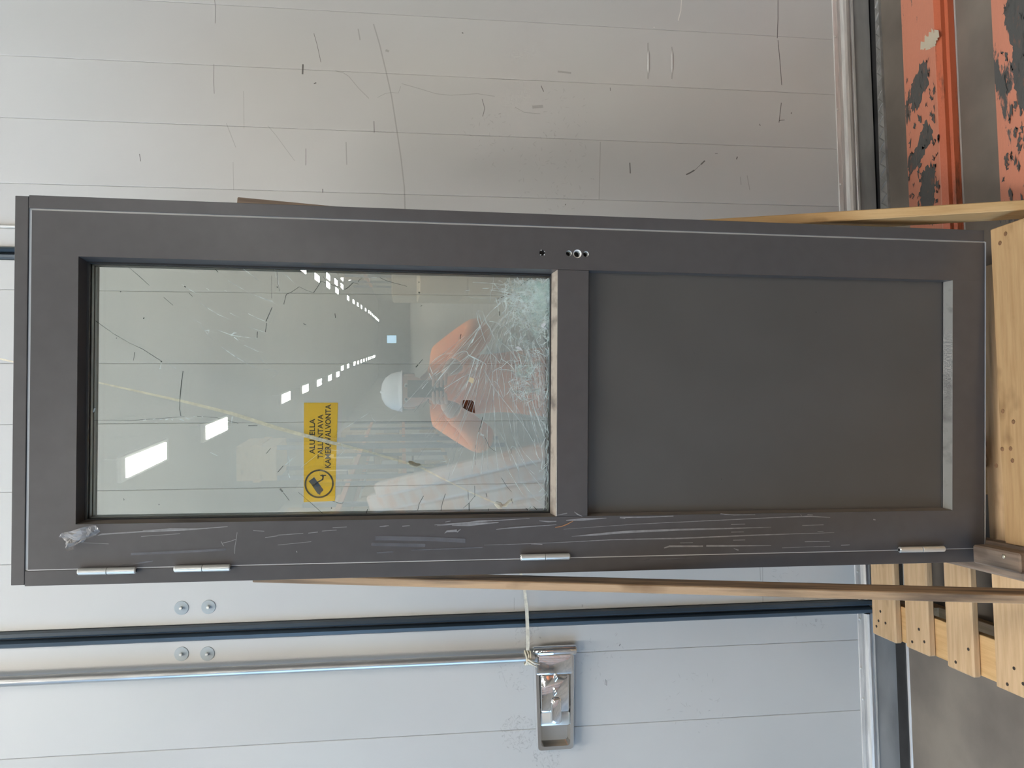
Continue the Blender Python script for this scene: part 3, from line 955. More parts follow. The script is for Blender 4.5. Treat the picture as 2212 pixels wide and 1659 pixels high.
# crumpled clear tape at the upper hinge corner
g = MB()
tp_poly = [[(362, 292), (380, 270), (440, 255), (520, 232), (580, 226), (600, 250)], [(372, 300), (410, 296), (450, 288), (530, 268), (560, 262), (596, 262)],
           [(400, 322), (424, 306), (452, 312), (500, 300), (545, 288), (575, 280)], [(396, 345), (420, 328), (440, 326), (470, 318), (500, 312), (520, 300)], [(400, 366), (412, 358), (440, 345), (452, 340), (470, 330), (496, 326)], [(410, 371), (425, 371), (445, 368), (450, 350), (465, 336), (490, 330)]]
r7 = random.Random(5)
vv = []
for row in tp_poly:
    vv.append([g.b.verts.new(tuple(at_door(*A3([p])[0], 0.0) + np.array([0, -r7.uniform(.001, .016), 0]))) for p in row])
for a, b in zip(vv, vv[1:]):
    for i in range(len(a) - 1):
        g.b.faces.new((a[i], a[i + 1], b[i + 1], b[i]))
bmesh.ops.subdivide_edges(g.b, edges=g.b.edges[:], cuts=2, use_grid_fill=True, fractal=.9, seed=3)
for v in g.b.verts:
    v.co.y = min(v.co.y - r7.uniform(0, .002), -.0006)
tag(g.build('tape_scrap', M['tape'], door), 'crumpled clear tape stuck at the upper hinge corner')

# ------------------------------------------------------------------ the broken glass
GY = PY[0] - .0002


def cracks(lst, name, m, depth=GY, k=.00095):
    g = MB()
    for i, (pts, w) in enumerate(lst):
        ws = w if isinstance(w, (list, tuple)) else [w] * len(pts)
        g.ribbon([at_door(X, Y, depth) for X, Y in pts], [a * k for a in ws], DN, .0001 + .00003 * (i % 7))
    return tag(g.build(name, m, panes[0], fix=False), kind='stuff')


C1 = lambda p: z3(200, 560, 5.53, p)
C2 = lambda p: z3(200, 820, 5.53, p)
C3 = lambda p: z3(560, 560, 6.144, p)
C4 = lambda p: z3(1000, 580, 10.367, p)
C5 = lambda p: z3(1000, 740, 10.367, p)
C6 = lambda p: z3(950, 880, 6.91, p)
C7 = lambda p: z3(820, 640, 8.295, p)
C8 = lambda p: z3(800, 960, 5.395, p)
dark = [
    (C1([(35, 735), (250, 890), (440, 1000), (600, 1075), (820, 1215)]), 1.1), (C1([(430, 95), (560, 205), (680, 315)]), [.5, 1.1, .6]), (C1([(850, 455), (960, 550)]), .7),
    (C1([(1080, 1335), (1060, 1500), (1045, 1659)]), 1.7), (C2([(1065, 0), (1045, 200), (1040, 350), (1055, 435)]), 1.6),
    (C1([(1970, 865), (1965, 940)]), 1.5), (C1([(2145, 575), (2070, 745)]), 1.7), (C1([(2078, 760), (2065, 870)]), 1.4), (C1([(505, 1110), (488, 1210)]), [1.6, .6]), (C1([(1095, 322), (1115, 335)]), 2), (C1([(1150, 400), (1195, 445)]), .7),
    (C1([(812, 1225), (830, 1220)]), 2), (C1([(605, 710), (618, 698)]), 2), (C1([(330, 390), (342, 386)]), 1.5), (C1([(280, 940), (288, 945)]), 1.8), (C1([(1465, 120), (1500, 155)]), 1.2),
    (C2([(20, 485), (430, 490), (800, 465), (1100, 443)]), [.5, .8, .8, .6]), (C2([(1250, 438), (1480, 455), (1740, 522)]), .7), (C2([(1860, 550), (1970, 548)]), 1.2), (C2([(370, 1420), (378, 1432), (372, 1442)]), 1.4), (C2([(790, 1490), (798, 1492)]), 1.8),
    (C3([(325, 600), (340, 540), (360, 465)]), 1.2), (C3([(360, 465), (430, 435), (530, 365)]), 1.0), (C3([(530, 365), (620, 410), (720, 445)]), .6), (C3([(720, 445), (770, 375), (820, 290)]), 1.4), (C3([(820, 290), (900, 320), (1000, 350), (1140, 400)]), .8),
    (C3([(1140, 400), (1180, 375), (1245, 310)]), 1.4), (C3([(1245, 310), (1320, 330)]), .7), (C3([(1310, 300), (1330, 275), (1365, 245)]), 1.2), (C3([(1600, 245), (1700, 290), (1830, 325), (1960, 360)]), .9), (C3([(165, 215), (165, 520)]), .5),
    (C3([(235, 170), (250, 330), (270, 425)]), .7), (C3([(1005, 720), (1012, 780)]), 1.2), (C3([(585, 855), (620, 870)]), 1.4), (C3([(235, 360), (243, 380)]), 2.0), (C3([(845, 225), (880, 280)]), .6),
    (C4([(770, 665), (850, 655), (940, 620), (1040, 575)]), 1.0), (C4([(1300, 370), (1400, 300), (1530, 215)]), 1.2), (C4([(815, 960), (825, 1060)]), 1.8), (C4([(1890, 1050), (1910, 1000)]), 2.2),
    (C6([(680, 455), (700, 500), (740, 590), (800, 640), (840, 660)]), .9), (C6([(640, 140), (615, 260), (580, 370)]), 1.2), (C6([(530, 560), (530, 860)]), .6), (C6([(520, 1170), (525, 1340)]), .8), (C6([(690, 1280), (705, 1340)]), 1.2),
    (C6([(920, 1050), (1000, 1180), (1070, 1260)]), .7), (C6([(420, 1240), (430, 1380)]), .8), (C6([(440, 1425), (440, 1545)]), 1.2), (C6([(350, 1505), (440, 1425), (525, 1320)]), .8), (C6([(725, 1510), (725, 1545)]), 1.2), (C6([(1060, 620), (1065, 690)]), 1.2),
    (C6([(1285, 1505), (1320, 1535)]), 1.3), (C6([(1400, 1480), (1450, 1530)]), 1.3),
    (C7([(650, 1270), (690, 1225)]), 2.2), (C7([(700, 1215), (770, 1130)]), 1.0), (C7([(1440, 770), (1460, 680)]), 1.4), (C7([(735, 180), (760, 165)]), 1.2), (C8([(552, 770), (570, 690), (620, 600)]), 1.2), (C8([(822, 775), (840, 680), (875, 575)]), 1.2), (C8([(1150, 770), (1148, 680)]), 1.2), (C8([(1640, 630), (1660, 690)]), .7),
    ([(605, 1056), (611, 1062)], 3.4), ([(612, 1064), (625, 1081)], 1.2), ([(644, 1063), (670, 1085), (697, 1109)], .8), ([(718, 1082), (738, 1089), (742, 1084)], .7), ([(715, 1097), (717, 1098)], 2), ([(794, 1100), (791, 1109)], 1.6),
    ([(904, 631), (907, 633)], 3.5), ([(904, 609), (906, 610)], 2.2), ([(575, 980), (585, 968)], 1.0), ([(600, 1020), (612, 1006)], 1.2), ([(1187, 812), (1188, 818)], 3), ([(1186.5, 800), (1187, 806)], 2.5)]
cracks(dark, 'dark_cracks', M['crack_dark'])
white = [
    (C1([(1065, 300), (1120, 340), (1180, 375), (1240, 410)]), [.8, .8, 1.5, .8]), (C1([(1280, 520), (1400, 600), (1500, 660), (1620, 715)]), [1.0, 1.2, 1.2, .6]),
    (C1([(1295, 790), (1370, 890), (1440, 965)]), .8), (C1([(1540, 1050), (1700, 1160), (1850, 1250)]), [1, 1.8, 1.2]), (C1([(1850, 1250), (1950, 1300)]), .8),
    (C1([(1490, 845), (1670, 910), (1960, 945)]), [1.0, 1.5, .8]), (C1([(1620, 255), (1700, 305), (1800, 360)]), 1.0), (C1([(1800, 115), (1900, 190), (1970, 245)]), 1.1), (C1([(1880, 410), (2070, 475), (2150, 500)]), .9),
    (C1([(1860, 650), (1960, 700), (2060, 740)]), 1.0), (C1([(1880, 815), (2050, 870)]), .9), (C1([(1690, 930), (1740, 970)]), 1.8), (C1([(1810, 1025), (1980, 1105)]), .9), (C1([(2000, 1180), (2050, 1235)]), 1.0), (C1([(2040, 1310), (2130, 1320)]), 1.0),
    (C1([(1330, 850), (1390, 850), (1385, 885)]), [1, 3.5, 1]), (C1([(1650, 910), (1690, 880), (1720, 880)]), [3, 3, 1]), (C1([(800, 1310), (815, 1295)]), 2.5), (C1([(820, 1240), (810, 1290)]), .9), (C1([(720, 1180), (725, 1186)]), 2), (C1([(1360, 345), (1390, 370)]), .7), (C1([(1640, 640), (1700, 675)]), .9),
    (C1([(1210, 720), (1300, 770)]), .6), (C1([(1575, 372), (1600, 382)]), .8), (C1([(900, 1255), (1000, 1305)]), .6),
    (C3([(1420, 240), (1560, 245)]), .9), (C3([(300, 190), (370, 220), (440, 295)]), [1, 1.5, .8]), (C3([(50, 1455), (150, 1465)]), .9), (C3([(195, 1465), (250, 1510), (175, 1565)]), .8), (C3([(0, 500), (140, 555), (190, 570)]), .9), (C3([(205, 130), (225, 250)]), .8), (C3([(240, 150), (262, 400)]), .7),
    (C7([(940, 1180), (1050, 1080), (1180, 1020), (1300, 1020)]), .8), (C7([(1300, 1100), (1400, 1020), (1520, 980), (1570, 1000), (1590, 1050), (1680, 1105), (1820, 1165)]), [1, 1.3, 1.6, 1.6, 1.5, 1.5, 1.3]),
    (C7([(1300, 1110), (1345, 1120), (1365, 1150)]), 1.5), (C7([(1590, 1060), (1450, 1170), (1300, 1200), (1100, 1430), (1000, 1560), (985, 1659)]), [1.2, 1.2, 1, 1.2, 1.2, 1]), (C7([(1590, 1070), (1470, 1200), (1400, 1290), (1270, 1400)]), .9), (C7([(1510, 1000), (1370, 1110), (1240, 1250), (1000, 1420)]), .8),
    (C7([(1720, 690), (1650, 840)]), 2.0), (C7([(1800, 560), (1720, 690), (1560, 960)]), 1.1), (C7([(1790, 540), (1560, 800), (1330, 1060)]), .9), (C7([(1760, 260), (1800, 380), (1825, 480)]), 1.2), (C7([(1740, 290), (1760, 430), (1825, 600)]), 1.0),
    (C7([(1700, 1110), (1650, 1300), (1560, 1600)]), 1.0), (C7([(1760, 1140), (1700, 1400), (1620, 1659)]), .9), (C7([(1600, 1400), (1480, 1450), (1150, 1659)]), .9), (C7([(900, 1260), (950, 1390)]), 1.2), (C7([(890, 1380), (940, 1500)]), 1.6), (C7([(1060, 1330), (980, 1400)]), 1), (C7([(870, 1530), (760, 1659)]), .9),
    (C4([(330, 945), (440, 960), (520, 1200), (600, 1320), (720, 1600)]), [1, 1, 1.5, 1.2, 1.2]), (C4([(310, 985), (340, 1180), (500, 1640)]), 1.1), (C4([(610, 480), (700, 490), (920, 525), (1060, 550), (1140, 600), (1210, 660)]), [1, 1, 2.2, 1.8, 1.6, 1.2]), (C4([(220, 310), (560, 325), (900, 360)]), [.8, 1.1, .8]), (C4([(440, 445), (580, 445)]), 1.6),
    (C4([(730, 650), (770, 780)]), [2.2, 1.2]), (C4([(770, 780), (800, 960)]), .9), (C4([(930, 630), (970, 830), (960, 900), (850, 1060)]), [1, 1.3, 1.2, 1]), (C4([(930, 630), (830, 790), (620, 970), (470, 1160), (270, 1480)]), [1, 1.2, 1, 1, 1.2]), (C4([(1110, 870), (1060, 1000), (970, 1230)]), [1.0, 1.6, 1.3]),
    (C4([(1040, 1000), (920, 1080), (800, 1240), (640, 1450)]), 1), (C4([(820, 1230), (920, 1260), (970, 1310), (1130, 1590)]), 1.1), (C4([(1260, 650), (1180, 740), (1120, 820)]), 1.2), (C4([(680, 180), (670, 400), (620, 560), (600, 760)]), .8), (C4([(1200, 660), (1130, 720), (1000, 735), (790, 725)]), .8), (C4([(1215, 190), (1250, 260), (1250, 400), (1290, 480)]), 1), (C4([(1640, 400), (1670, 560), (1740, 550), (1800, 510), (1640, 400)]), 1.2),
    (C4([(50, 620), (250, 660), (740, 660)]), .7), (C4([(60, 495), (150, 490)]), 1.2), (C4([(1420, 470), (1480, 480), (1550, 500)]), 1.6), (C4([(1370, 900), (1380, 1040)]), 2.0), (C4([(1060, 1540), (1075, 1659)]), 2.0),
    (C5([(130, 280), (260, 340), (350, 390), (500, 470), (525, 520)]), [1.3, 1.5, 1.2, 1.2, 1.5]), (C5([(270, 370), (140, 740), (60, 1050)]), .9), (C5([(350, 400), (270, 750), (130, 1100), (0, 1440)]), .8), (C5([(440, 450), (350, 850), (280, 1250), (200, 1600)]), 1.0), (C5([(520, 500), (510, 900)]), .7), (C5([(470, 600), (650, 940), (900, 1280), (1200, 1659)]), 1.0),
    (C5([(600, 200), (640, 480), (670, 860), (680, 1100), (700, 1659)]), .9), (C5([(520, 30), (600, 200), (700, 300), (830, 460)]), 1.0), (C5([(740, 30), (830, 200), (870, 380), (1000, 450), (1150, 600)]), [1.3, 1.3, 1.2, 1, 1]), (C5([(740, 30), (740, 500), (780, 960), (830, 1450)]), .8), (C5([(660, 660), (750, 600), (880, 540), (1020, 410)]), 1), (C5([(690, 860), (740, 890), (800, 960), (900, 1230), (940, 1180), (920, 900), (850, 550)]), .9),
    (C5([(1020, 890), (1090, 845), (1220, 820)]), 1.6), (C5([(1020, 890), (1150, 1120), (1280, 1270), (1320, 1200)]), 1.1), (C5([(1240, 230), (1300, 450), (1320, 640)]), [1.8, 1.5, 1.0]), (C5([(1460, 200), (1530, 420), (1560, 700), (1700, 1050), (1700, 1450)]), [2, 2, 1.3, 1.2, 1.2]), (C5([(1490, 230), (1610, 310), (1720, 340), (1720, 1040), (1660, 1130)]), 1.1), (C5([(1720, 450), (1570, 620), (1480, 760)]), 1.2), (C5([(860, 0), (1010, 120), (1160, 300)]), 1.5), (C5([(1070, 0), (1140, 250), (1190, 350)]), 1.6),
    (C5([(1150, 380), (1180, 560), (1180, 720), (1260, 1070)]), 1.2), (C5([(1260, 1080), (1330, 1100)]), 1.4), (C5([(1250, 1090), (1340, 1240), (1440, 1300)]), 1.2), (C5([(1450, 1330), (1540, 1659)]), 1.6), (C5([(1550, 1280), (1650, 1659)]), 1.8), (C5([(1660, 1130), (1720, 1450)]), 1.5), (C5([(1860, 1310), (1750, 1400), (1680, 1510)]), 1.2), (C5([(800, 600), (950, 600), (1150, 640)]), 1.0),
    (C6([(690, 0), (660, 160), (570, 400), (500, 800), (480, 980)]), .9), (C6([(640, 640), (615, 1000)]), [1.4, .6]), (C6([(710, 300), (705, 700), (720, 950)]), [.8, 1.2, .8]), (C6([(820, 0), (825, 560), (870, 940)]), [.8, 1.1, .8]), (C6([(900, 0), (940, 300), (1000, 560), (1060, 800)]), .8), (C6([(1000, 0), (1080, 400), (1300, 900), (1420, 1000)]), .8),
    (C6([(1060, 30), (1250, 270), (1400, 520), (1470, 760)]), .9), (C6([(1330, 0), (1400, 300), (1500, 600)]), [1.5, 1.2, .8]), (C6([(1420, 30), (1490, 240), (1560, 440)]), [2.0, 2.0, 1.2]), (C6([(870, 480), (960, 800), (1030, 960), (1200, 1240), (1270, 1355)]), .9), (C6([(1060, 610), (1080, 580), (1120, 590), (1300, 920), (1450, 1100), (1610, 1300)]), [1.6, 1.4, 1.0, .8, .8, .8]),
    (C6([(1070, 700), (1180, 950)]), 1), (C6([(1410, 470), (1440, 700), (1500, 790)]), 1), (C6([(1520, 920), (1535, 750), (1520, 590)]), 1.6), (C6([(1250, 1140), (1400, 1340), (1600, 1510)]), .9), (C6([(1480, 970), (1600, 860)]), 1.1), (C6([(1480, 1390), (1600, 1270)]), .8), (C6([(1320, 1535), (1360, 1480)]), 1.5), (C6([(1490, 1260), (1540, 1210)]), 1.4), (C6([(1580, 450), (1540, 540), (1510, 600)]), 2),
    (C6([(340, 640), (180, 1000)]), .6), (C6([(280, 650), (330, 590)]), .8), (C6([(150, 770), (110, 900)]), .8), (C6([(0, 820), (100, 800)]), .8), (C6([(610, 410), (660, 415)]), 2.2), (C6([(660, 470), (620, 380)]), .8), (C6([(850, 290), (1000, 560), (1190, 930)]), .7), (C6([(1150, 490), (1260, 680), (1450, 880)]), .7),
    (C2([(600, 485), (640, 478)]), 1.6), (C2([(720, 475), (750, 470)]), 1.4), (C2([(800, 480), (830, 470)]), 1.8), (C2([(870, 480), (910, 468)]), 2), (C2([(940, 470), (960, 485)]), 1.6), (C2([(1040, 470), (1090, 490)]), 2.4), (C2([(1110, 455), (1160, 475)]), 2.2), (C2([(1205, 440), (1215, 445)]), 2), (C2([(1305, 440), (1315, 446)]), 2), (C2([(1580, 580), (1630, 560)]), 2), (C2([(1660, 520), (1668, 440)]), 1.5),
    (C2([(10, 390), (30, 340)]), 3), (C2([(1405, 870), (1490, 910)]), 1.2),
    ([(623, 985), (626, 1000), (622, 1020), (626, 1032)], 1.2), ([(616, 1005), (632, 990)], 1.4), ([(745, 925), (800, 890), (805, 905), (812, 912)], .8), ([(650, 1010), (700, 970), (740, 975)], .6), ([(738, 958), (742, 975), (728, 990)], .9)]
cracks(white, 'pale_cracks', M['crack'])

# fine fracture web fanning out from the blow at the lower corner
rw = random.Random(21)


def wander(X, Y, ang, length, step, jit, w):
    pts, a = [(X, Y)], ang
    k = max(2, int(length / step))
    for _ in range(k):
        a += rw.uniform(-jit, jit)
        X, Y = X + step * math.cos(a), Y + step * math.sin(a)
        if not (212 < X < 1189 and 582 + (X - 212) * .019 < Y < 1111):
            break
        pts.append((X, Y))
    return (pts, w) if len(pts) > 2 else None


web = []
for i in range(85):                                   # long rays leaving the struck corner
    a = rw.uniform(.12, 2.5)
    d0 = rw.uniform(40, 170)
    X, Y = 1110 + d0 * math.cos(a), 640 + d0 * math.sin(a)
    if 215 < X < 1187 and 600 < Y < 1105:
        q = wander(X, Y, a + rw.uniform(-.12, .12), rw.uniform(60, 300), 20, .045, rw.uniform(.4, .75))
        if q:
            web.append(q)
for i in range(90):                                   # parallel splinters down through the middle
    X, Y = rw.uniform(1100, 1180), rw.uniform(740, 900)
    q = wander(X, Y, rw.uniform(1.1, 1.5), rw.uniform(20, 90), 8, .18, rw.uniform(.5, .95))
    if q:
        web.append(q)
cracks(web, 'fracture_web', M['crack_soft'])
web = []
for i in range(640):                                   # dense crazing in the corner itself
    X = 1190 - abs(rw.gauss(0, 52))
    Y = 604 + abs(rw.gauss(20, 62))
    if X < 1080 or Y > 770:
        continue
    q = wander(X, Y, rw.uniform(0, 6.28), rw.uniform(9, 34), 4.5, .45, rw.uniform(.7, 1.5))
    if q:
        web.append(q)
for i in range(160):                                   # along the bottom edge of the pane
    q = wander(1188 - abs(rw.gauss(0, 5)), rw.uniform(606, 1105), rw.choice([1.57, -1.57]) + rw.uniform(-.3, .3), rw.uniform(8, 34), 4, .3, rw.uniform(.6, 1.5))
    if q:
        web.append(q)
for i in range(130):
    q = wander(rw.gauss(1140, 16), rw.uniform(770, 865), rw.uniform(0, 6.28), rw.uniform(8, 30), 4, .4, rw.uniform(.5, 1.0))
    if q:
        web.append(q)
cracks(web, 'crazed_corner', M['crack'])
g = MB()
for i in range(230):
    X, Y = 1188 - abs(rw.gauss(0, 42)), 606 + abs(rw.gauss(10, 70))
    if i > 165:
        X, Y = rw.gauss(1140, 16), rw.uniform(765, 865)
    if i > 205:
        X, Y = 1188 - abs(rw.gauss(0, 3)), rw.uniform(760, 1100)
    if X < 1070:
        continue
    a0 = rw.uniform(0, 6.28)
    n = rw.choice([3, 4, 4, 5])
    pp = []
    for k in range(n):
        rad_ = rw.uniform(3, 11) if i <= 205 else rw.uniform(2, 5)
        x, y = X + rad_ * math.cos(a0 + 6.28 * k / n), Y + rad_ * math.sin(a0 + 6.28 * k / n)
        pp.append(at_door(min(x, 1189.5), max(y, 601), GY - .0003 - .000012 * i))
    g.add_verts(pp, [tuple(range(n))])
tag(g.build('loose_shards', M['shard'], panes[0], fix=False), kind='stuff')
g = MB()  # glints of light on the cracks, put in as flat white patches
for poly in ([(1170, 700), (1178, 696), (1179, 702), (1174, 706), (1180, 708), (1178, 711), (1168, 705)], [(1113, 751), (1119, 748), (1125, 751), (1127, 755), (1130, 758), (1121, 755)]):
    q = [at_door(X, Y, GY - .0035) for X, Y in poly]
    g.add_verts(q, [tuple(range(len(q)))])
tag(g.build('painted_glints', M['glint'], panes[0], fix=False), 'white patches painted as light glints on the cracked pane', kind='stuff')
q = C5([(0, 1290), (200, 1290), (250, 1340), (255, 1420), (272, 1580), (180, 1560), (60, 1500), (-20, 1440)])
g = MB()
g.add_verts([at_door(X, Y, GY + .012) for X, Y in q] + [at_door(X, Y, GY + .013) for X, Y in q], [tuple(range(8)), tuple(range(15, 7, -1))] + [(i, (i + 1) % 8, 8 + (i + 1) % 8, 8 + i) for i in range(8)])
tag(g.build('brown_scrap', M['chip_brown'], panes[0]), 'dark red-brown scrap behind the cracked pane')
q = C5([(155, 770), (250, 810), (240, 870), (215, 920), (120, 865)])
g = MB()
g.add_verts([at_door(X, Y, GY - .0008) for X, Y in q] + [at_door(X, Y, GY) for X, Y in q], [tuple(range(5)), tuple(range(9, 4, -1))] + [(i, (i + 1) % 5, 5 + (i + 1) % 5, 5 + i) for i in range(5)])
tag(g.build('cream_scrap', M['chip_cream'], panes[0]), 'small cream scrap on the cracked pane')

# ------------------------------------------------------------------ timber round the door
PZ = .144                                              # pallet top


def leg_plane(X, Y, y0, k, z0=.144):
    d = ray(X, Y)
    n = np.array([0, 1, -k])
    return O + d * ((n @ (np.array([0, y0, z0]) - O)) / (n @ d))


def plank_from_front(name, top, bot, wid_px_x, depth, m, label, back=(0, 1, 0)):
    """board seen edge-on: the middle line of its narrow front edge runs from top to bot"""
    top, bot = Vector(top), Vector(bot)
    x = (top - bot).normalized()
    up = (Vector(back) - x * x.dot(Vector(back))).normalized()
    off = up * (depth / 2)
    return tag(bar(name, bot + off, top + off, wid_px_x, depth, m, up=up, bevel=.002), label, 'plank')


# left leg: leans back along the hinge side of the frame, foot on the pallet
YL, KL = 1.385, .215
a = (leg_plane(545, 1256, YL, KL) + leg_plane(545, 1243, YL, KL)) / 2
b = (leg_plane(2200, 1305, YL, KL) + leg_plane(2200, 1285, YL, KL)) / 2
dirn = (b - a) / np.linalg.norm(b - a)
foot = b + dirn * ((b[2] - PZ - .014) / -dirn[2])
plank_from_front('wooden_plank', a + np.array([0, 0, .0]), foot, .0175, .075, M['wood_old'], 'long weathered brown plank leaning along the hinge side of the dark door')
# right leg: pale board, from behind the lock side of the frame down to the floor
YR, KR = 1.53, .28
a = (leg_plane(1420, 479, YR, KR) + leg_plane(1420, 502, YR, KR)) / 2
b = (leg_plane(2212, 430, YR, KR) + leg_plane(2212, 455, YR, KR)) / 2
dirn = (b - a) / np.linalg.norm(b - a)
foot = b + dirn * ((b[2] - .004) / -dirn[2])
plank_from_front('wooden_plank', a, foot, .023, .085, M['wood_light'], 'pale new pine plank propping the lock side of the dark door')
# old board behind the upper right corner
tp0, tp1 = at_y(512, 433, 1.945), at_y(800, 460, 1.945)
e = tp0 + (tp1 - tp0) / (tp1[2] - tp0[2]) * (.056 - tp0[2])
plank_from_front('wooden_plank', tp0, e, .018, .07, M['wood_grey'], 'dirty brown board peeping out behind the upper right edge of the door')
# skid, front board and block under the door
sk = bar('skid_plank', (-.300, 2.02, .1665), (-.300, 1.545, .1665), .075, .045, M['wood_grey'], bevel=.006)
tag(sk, 'dirty grey-brown skid timber lying on the pallet under the hinge side', 'timber')
fb = bar('base_board', (-.262, 1.556, .1665), (.456, 1.556, .1665), .100, .027, M['wood_base'], bevel=.002)
tag(fb, 'smooth pale pine board lying flat below the bottom edge of the door', 'board')
for X, Y in ((2166, 888), (2189, 911), (2165, 970), (2183, 969), (2187, 995), (2152, 1006), (2160, 525), (2172, 505)):
    p = at_z(X, Y, .1802)
    o = MB().lathe([(.0055, 0), (.0050, .0005), (.001, .0006)], (0, 0, 0), 'z', 8).build('knot' if (X, Y) != (2152, 1006) else 'nail_head', M['knot'], fb)
    o.matrix_local = fb.matrix_basis.inverted() @ Matrix.Translation(Vector(p))
bl = bar('wood_block', (-.289, 1.640, .212), (-.289, 1.500, .212), .042, .046, M['wood_grey'], bevel=.004)
tag(bl, 'short brown wooden block screwed down at the lower hinge corner', 'block')
p = at_z(2169, 1202, .2352)
o = MB().lathe([(.0045, 0), (.0045, .002), (.002, .0035)], (0, 0, 0), 'z', 12).build('screw', M['screw'], bl, smooth=True)
o.matrix_local = bl.matrix_basis.inverted() @ Matrix.Translation(Vector(p))
s2 = bar('skid_plank', (-.06, 2.02, .1665), (-.06, 1.69, .1665), .075, .045, M['wood_old'], bevel=.004)
tag(s2, 'second skid timber on the pallet hidden behind the middle of the door', 'timber')

# pallet
pal = empty('pallet', (-.114, 1.62, 0))
tag(pal, 'pine pallet with spaced deck boards carrying the dark door', 'pallet')
ROWS = [(2.083, 2.196), (1.939, 2.037), (1.773, 1.869), (1.600, 1.699), (1.435, 1.533), (1.270, 1.368), (1.000, 1.115)]
for i, (y0, y1) in enumerate(ROWS):
    w = y1 - y0
    bd = bar('deck_board', (-.614 + .004 * (i % 2), (y0 + y1) / 2, PZ - .011), (.386, (y0 + y1) / 2, PZ - .011), w, .022, M['wood_pallet'], pal, bevel=.002 if i not in (0, 1, 2) else .004)
for x in (-.560, -.114, .332):
    bar('stringer', (x, 1.0, .111), (x, 2.195, .111), .10, .022, M['wood_light'], pal)
    for y in (1.06, 1.62, 2.13):
        bar('block', (x, y - .07, .061), (x, y + .07, .061), .098, .078, M['wood_pallet'], pal)
    bar('bottom_board', (x, 1.0, .011), (x, 2.195, .011), .098, .022, M['wood_pallet'], pal)
for X, Y in z3(1750, 1100, 2.968, [(450, 655), (438, 715), (425, 750), (483, 730), (697, 770), (654, 850), (732, 850), (1014, 898), (933, 980), (1307, 1020), (1264, 1122)]) + [(2210, 1477)]:
    p = at_z(X, Y, PZ + .0004)
    MB().lathe([(.0042, -.002), (.0042, .0005), (.0015, .0006)], p - np.array(pal.location), 'z', 7).build('nail', M['nail'], pal)

# ------------------------------------------------------------------ orange beams on the floor
def rack_beam(y0, y1, x0, x1, h, m, label):
    r = empty('rack_beam', ((x0 + x1) / 2, (y0 + y1) / 2, 0))
    tag(r, label, 'steel beam', 'orange steel beams on the floor')
    L = (x1 - x0) / 2
    w = (y1 - y0) / 2
    top = MB().box((-L, -w + .012, h - .006), (L, w, h), .0015).box((-L, w - .004, 0), (L, w, h - .004)).build('top_flange', m, r)
    sd = MB().prism([(-w, 0), (-w - .010, .004), (-w - .010, .022), (-w - .002, .026), (-w - .002, h - .012), (-w + .014, h), (-w + .014, 0)], 0, -L, L).build('front_web', M['orange_side'], r)
    MB().box((-L, -w - .0125, 0), (L, -w - .0095, .003)).build('edge_lip', M['trim_metal'], r)
    return r


rack_beam(1.926, 2.079, .42, 2.2, .05, M['orange_steel'], 'orange painted steel beam with black scuffs and a white patch, nearer the wall')
g = MB()
rr3 = random.Random(4)
for i in range(26):
    X, Y = 1750 + rr3.gauss(765, 22) / 2.963, rr3.gauss(255, 26) / 2.963
    p = at_z(X, Y, .0503)
    l, w = rr3.uniform(.006, .02), rr3.uniform(.004, .012)
    g.add_verts([(p[0] - l, p[1] - w, .0503 + i * .00002), (p[0] + l * .3, p[1] - w * .8, .0503 + i * .00002), (p[0] + l, p[1] + w * .7, .0503 + i * .00002), (p[0] - l * .6, p[1] + w, .0503 + i * .00002)], [(0, 1, 2, 3)])
wp = g.build('bare_patch', mat('bare_primer', (.52, .46, .35), rough=.6), fix=False)
beam1 = bpy.data.objects['rack_beam']
wp.parent = beam1
wp.matrix_parent_inverse = Matrix.Translation(-beam1.location)
tag(wp, 'pale bare patch where the orange paint is gone', kind='stuff')
def blacken(polys, beam, seed):
    r9 = random.Random(seed)
    g9 = MB()
    for i, poly in enumerate(polys):
        q = [at_z(1750 + a / 2.963, b / 2.963, .0504) for a, b in poly]
        out9 = []
        for u, v in zip(q, q[1:] + q[:1]):
            n9 = max(3, int(np.linalg.norm(v - u) / .006))
            for k in range(n9):
                p9 = u + (v - u) * k / n9
                out9.append((p9[0] + r9.gauss(0, .005), p9[1] + r9.gauss(0, .0028), .0504 + i * .00003))
        fs = bmesh.ops.triangle_fill
        vs9 = [g9.b.verts.new(p) for p in out9]
        es9 = [g9.b.edges.new((vs9[k], vs9[(k + 1) % len(vs9)])) for k in range(len(vs9))]
        fs(g9.b, edges=es9, use_beauty=True)
    o9 = g9.build('rubber_blackening', M['blackened'], fix=False)
    for p9 in o9.data.polygons:
        if p9.normal.z < 0:
            p9.flip()
    o9.parent = beam
    o9.matrix_parent_inverse = Matrix.Translation(-beam.location)
    tag(o9, 'black rubber scuffing on the orange paint', kind='stuff')


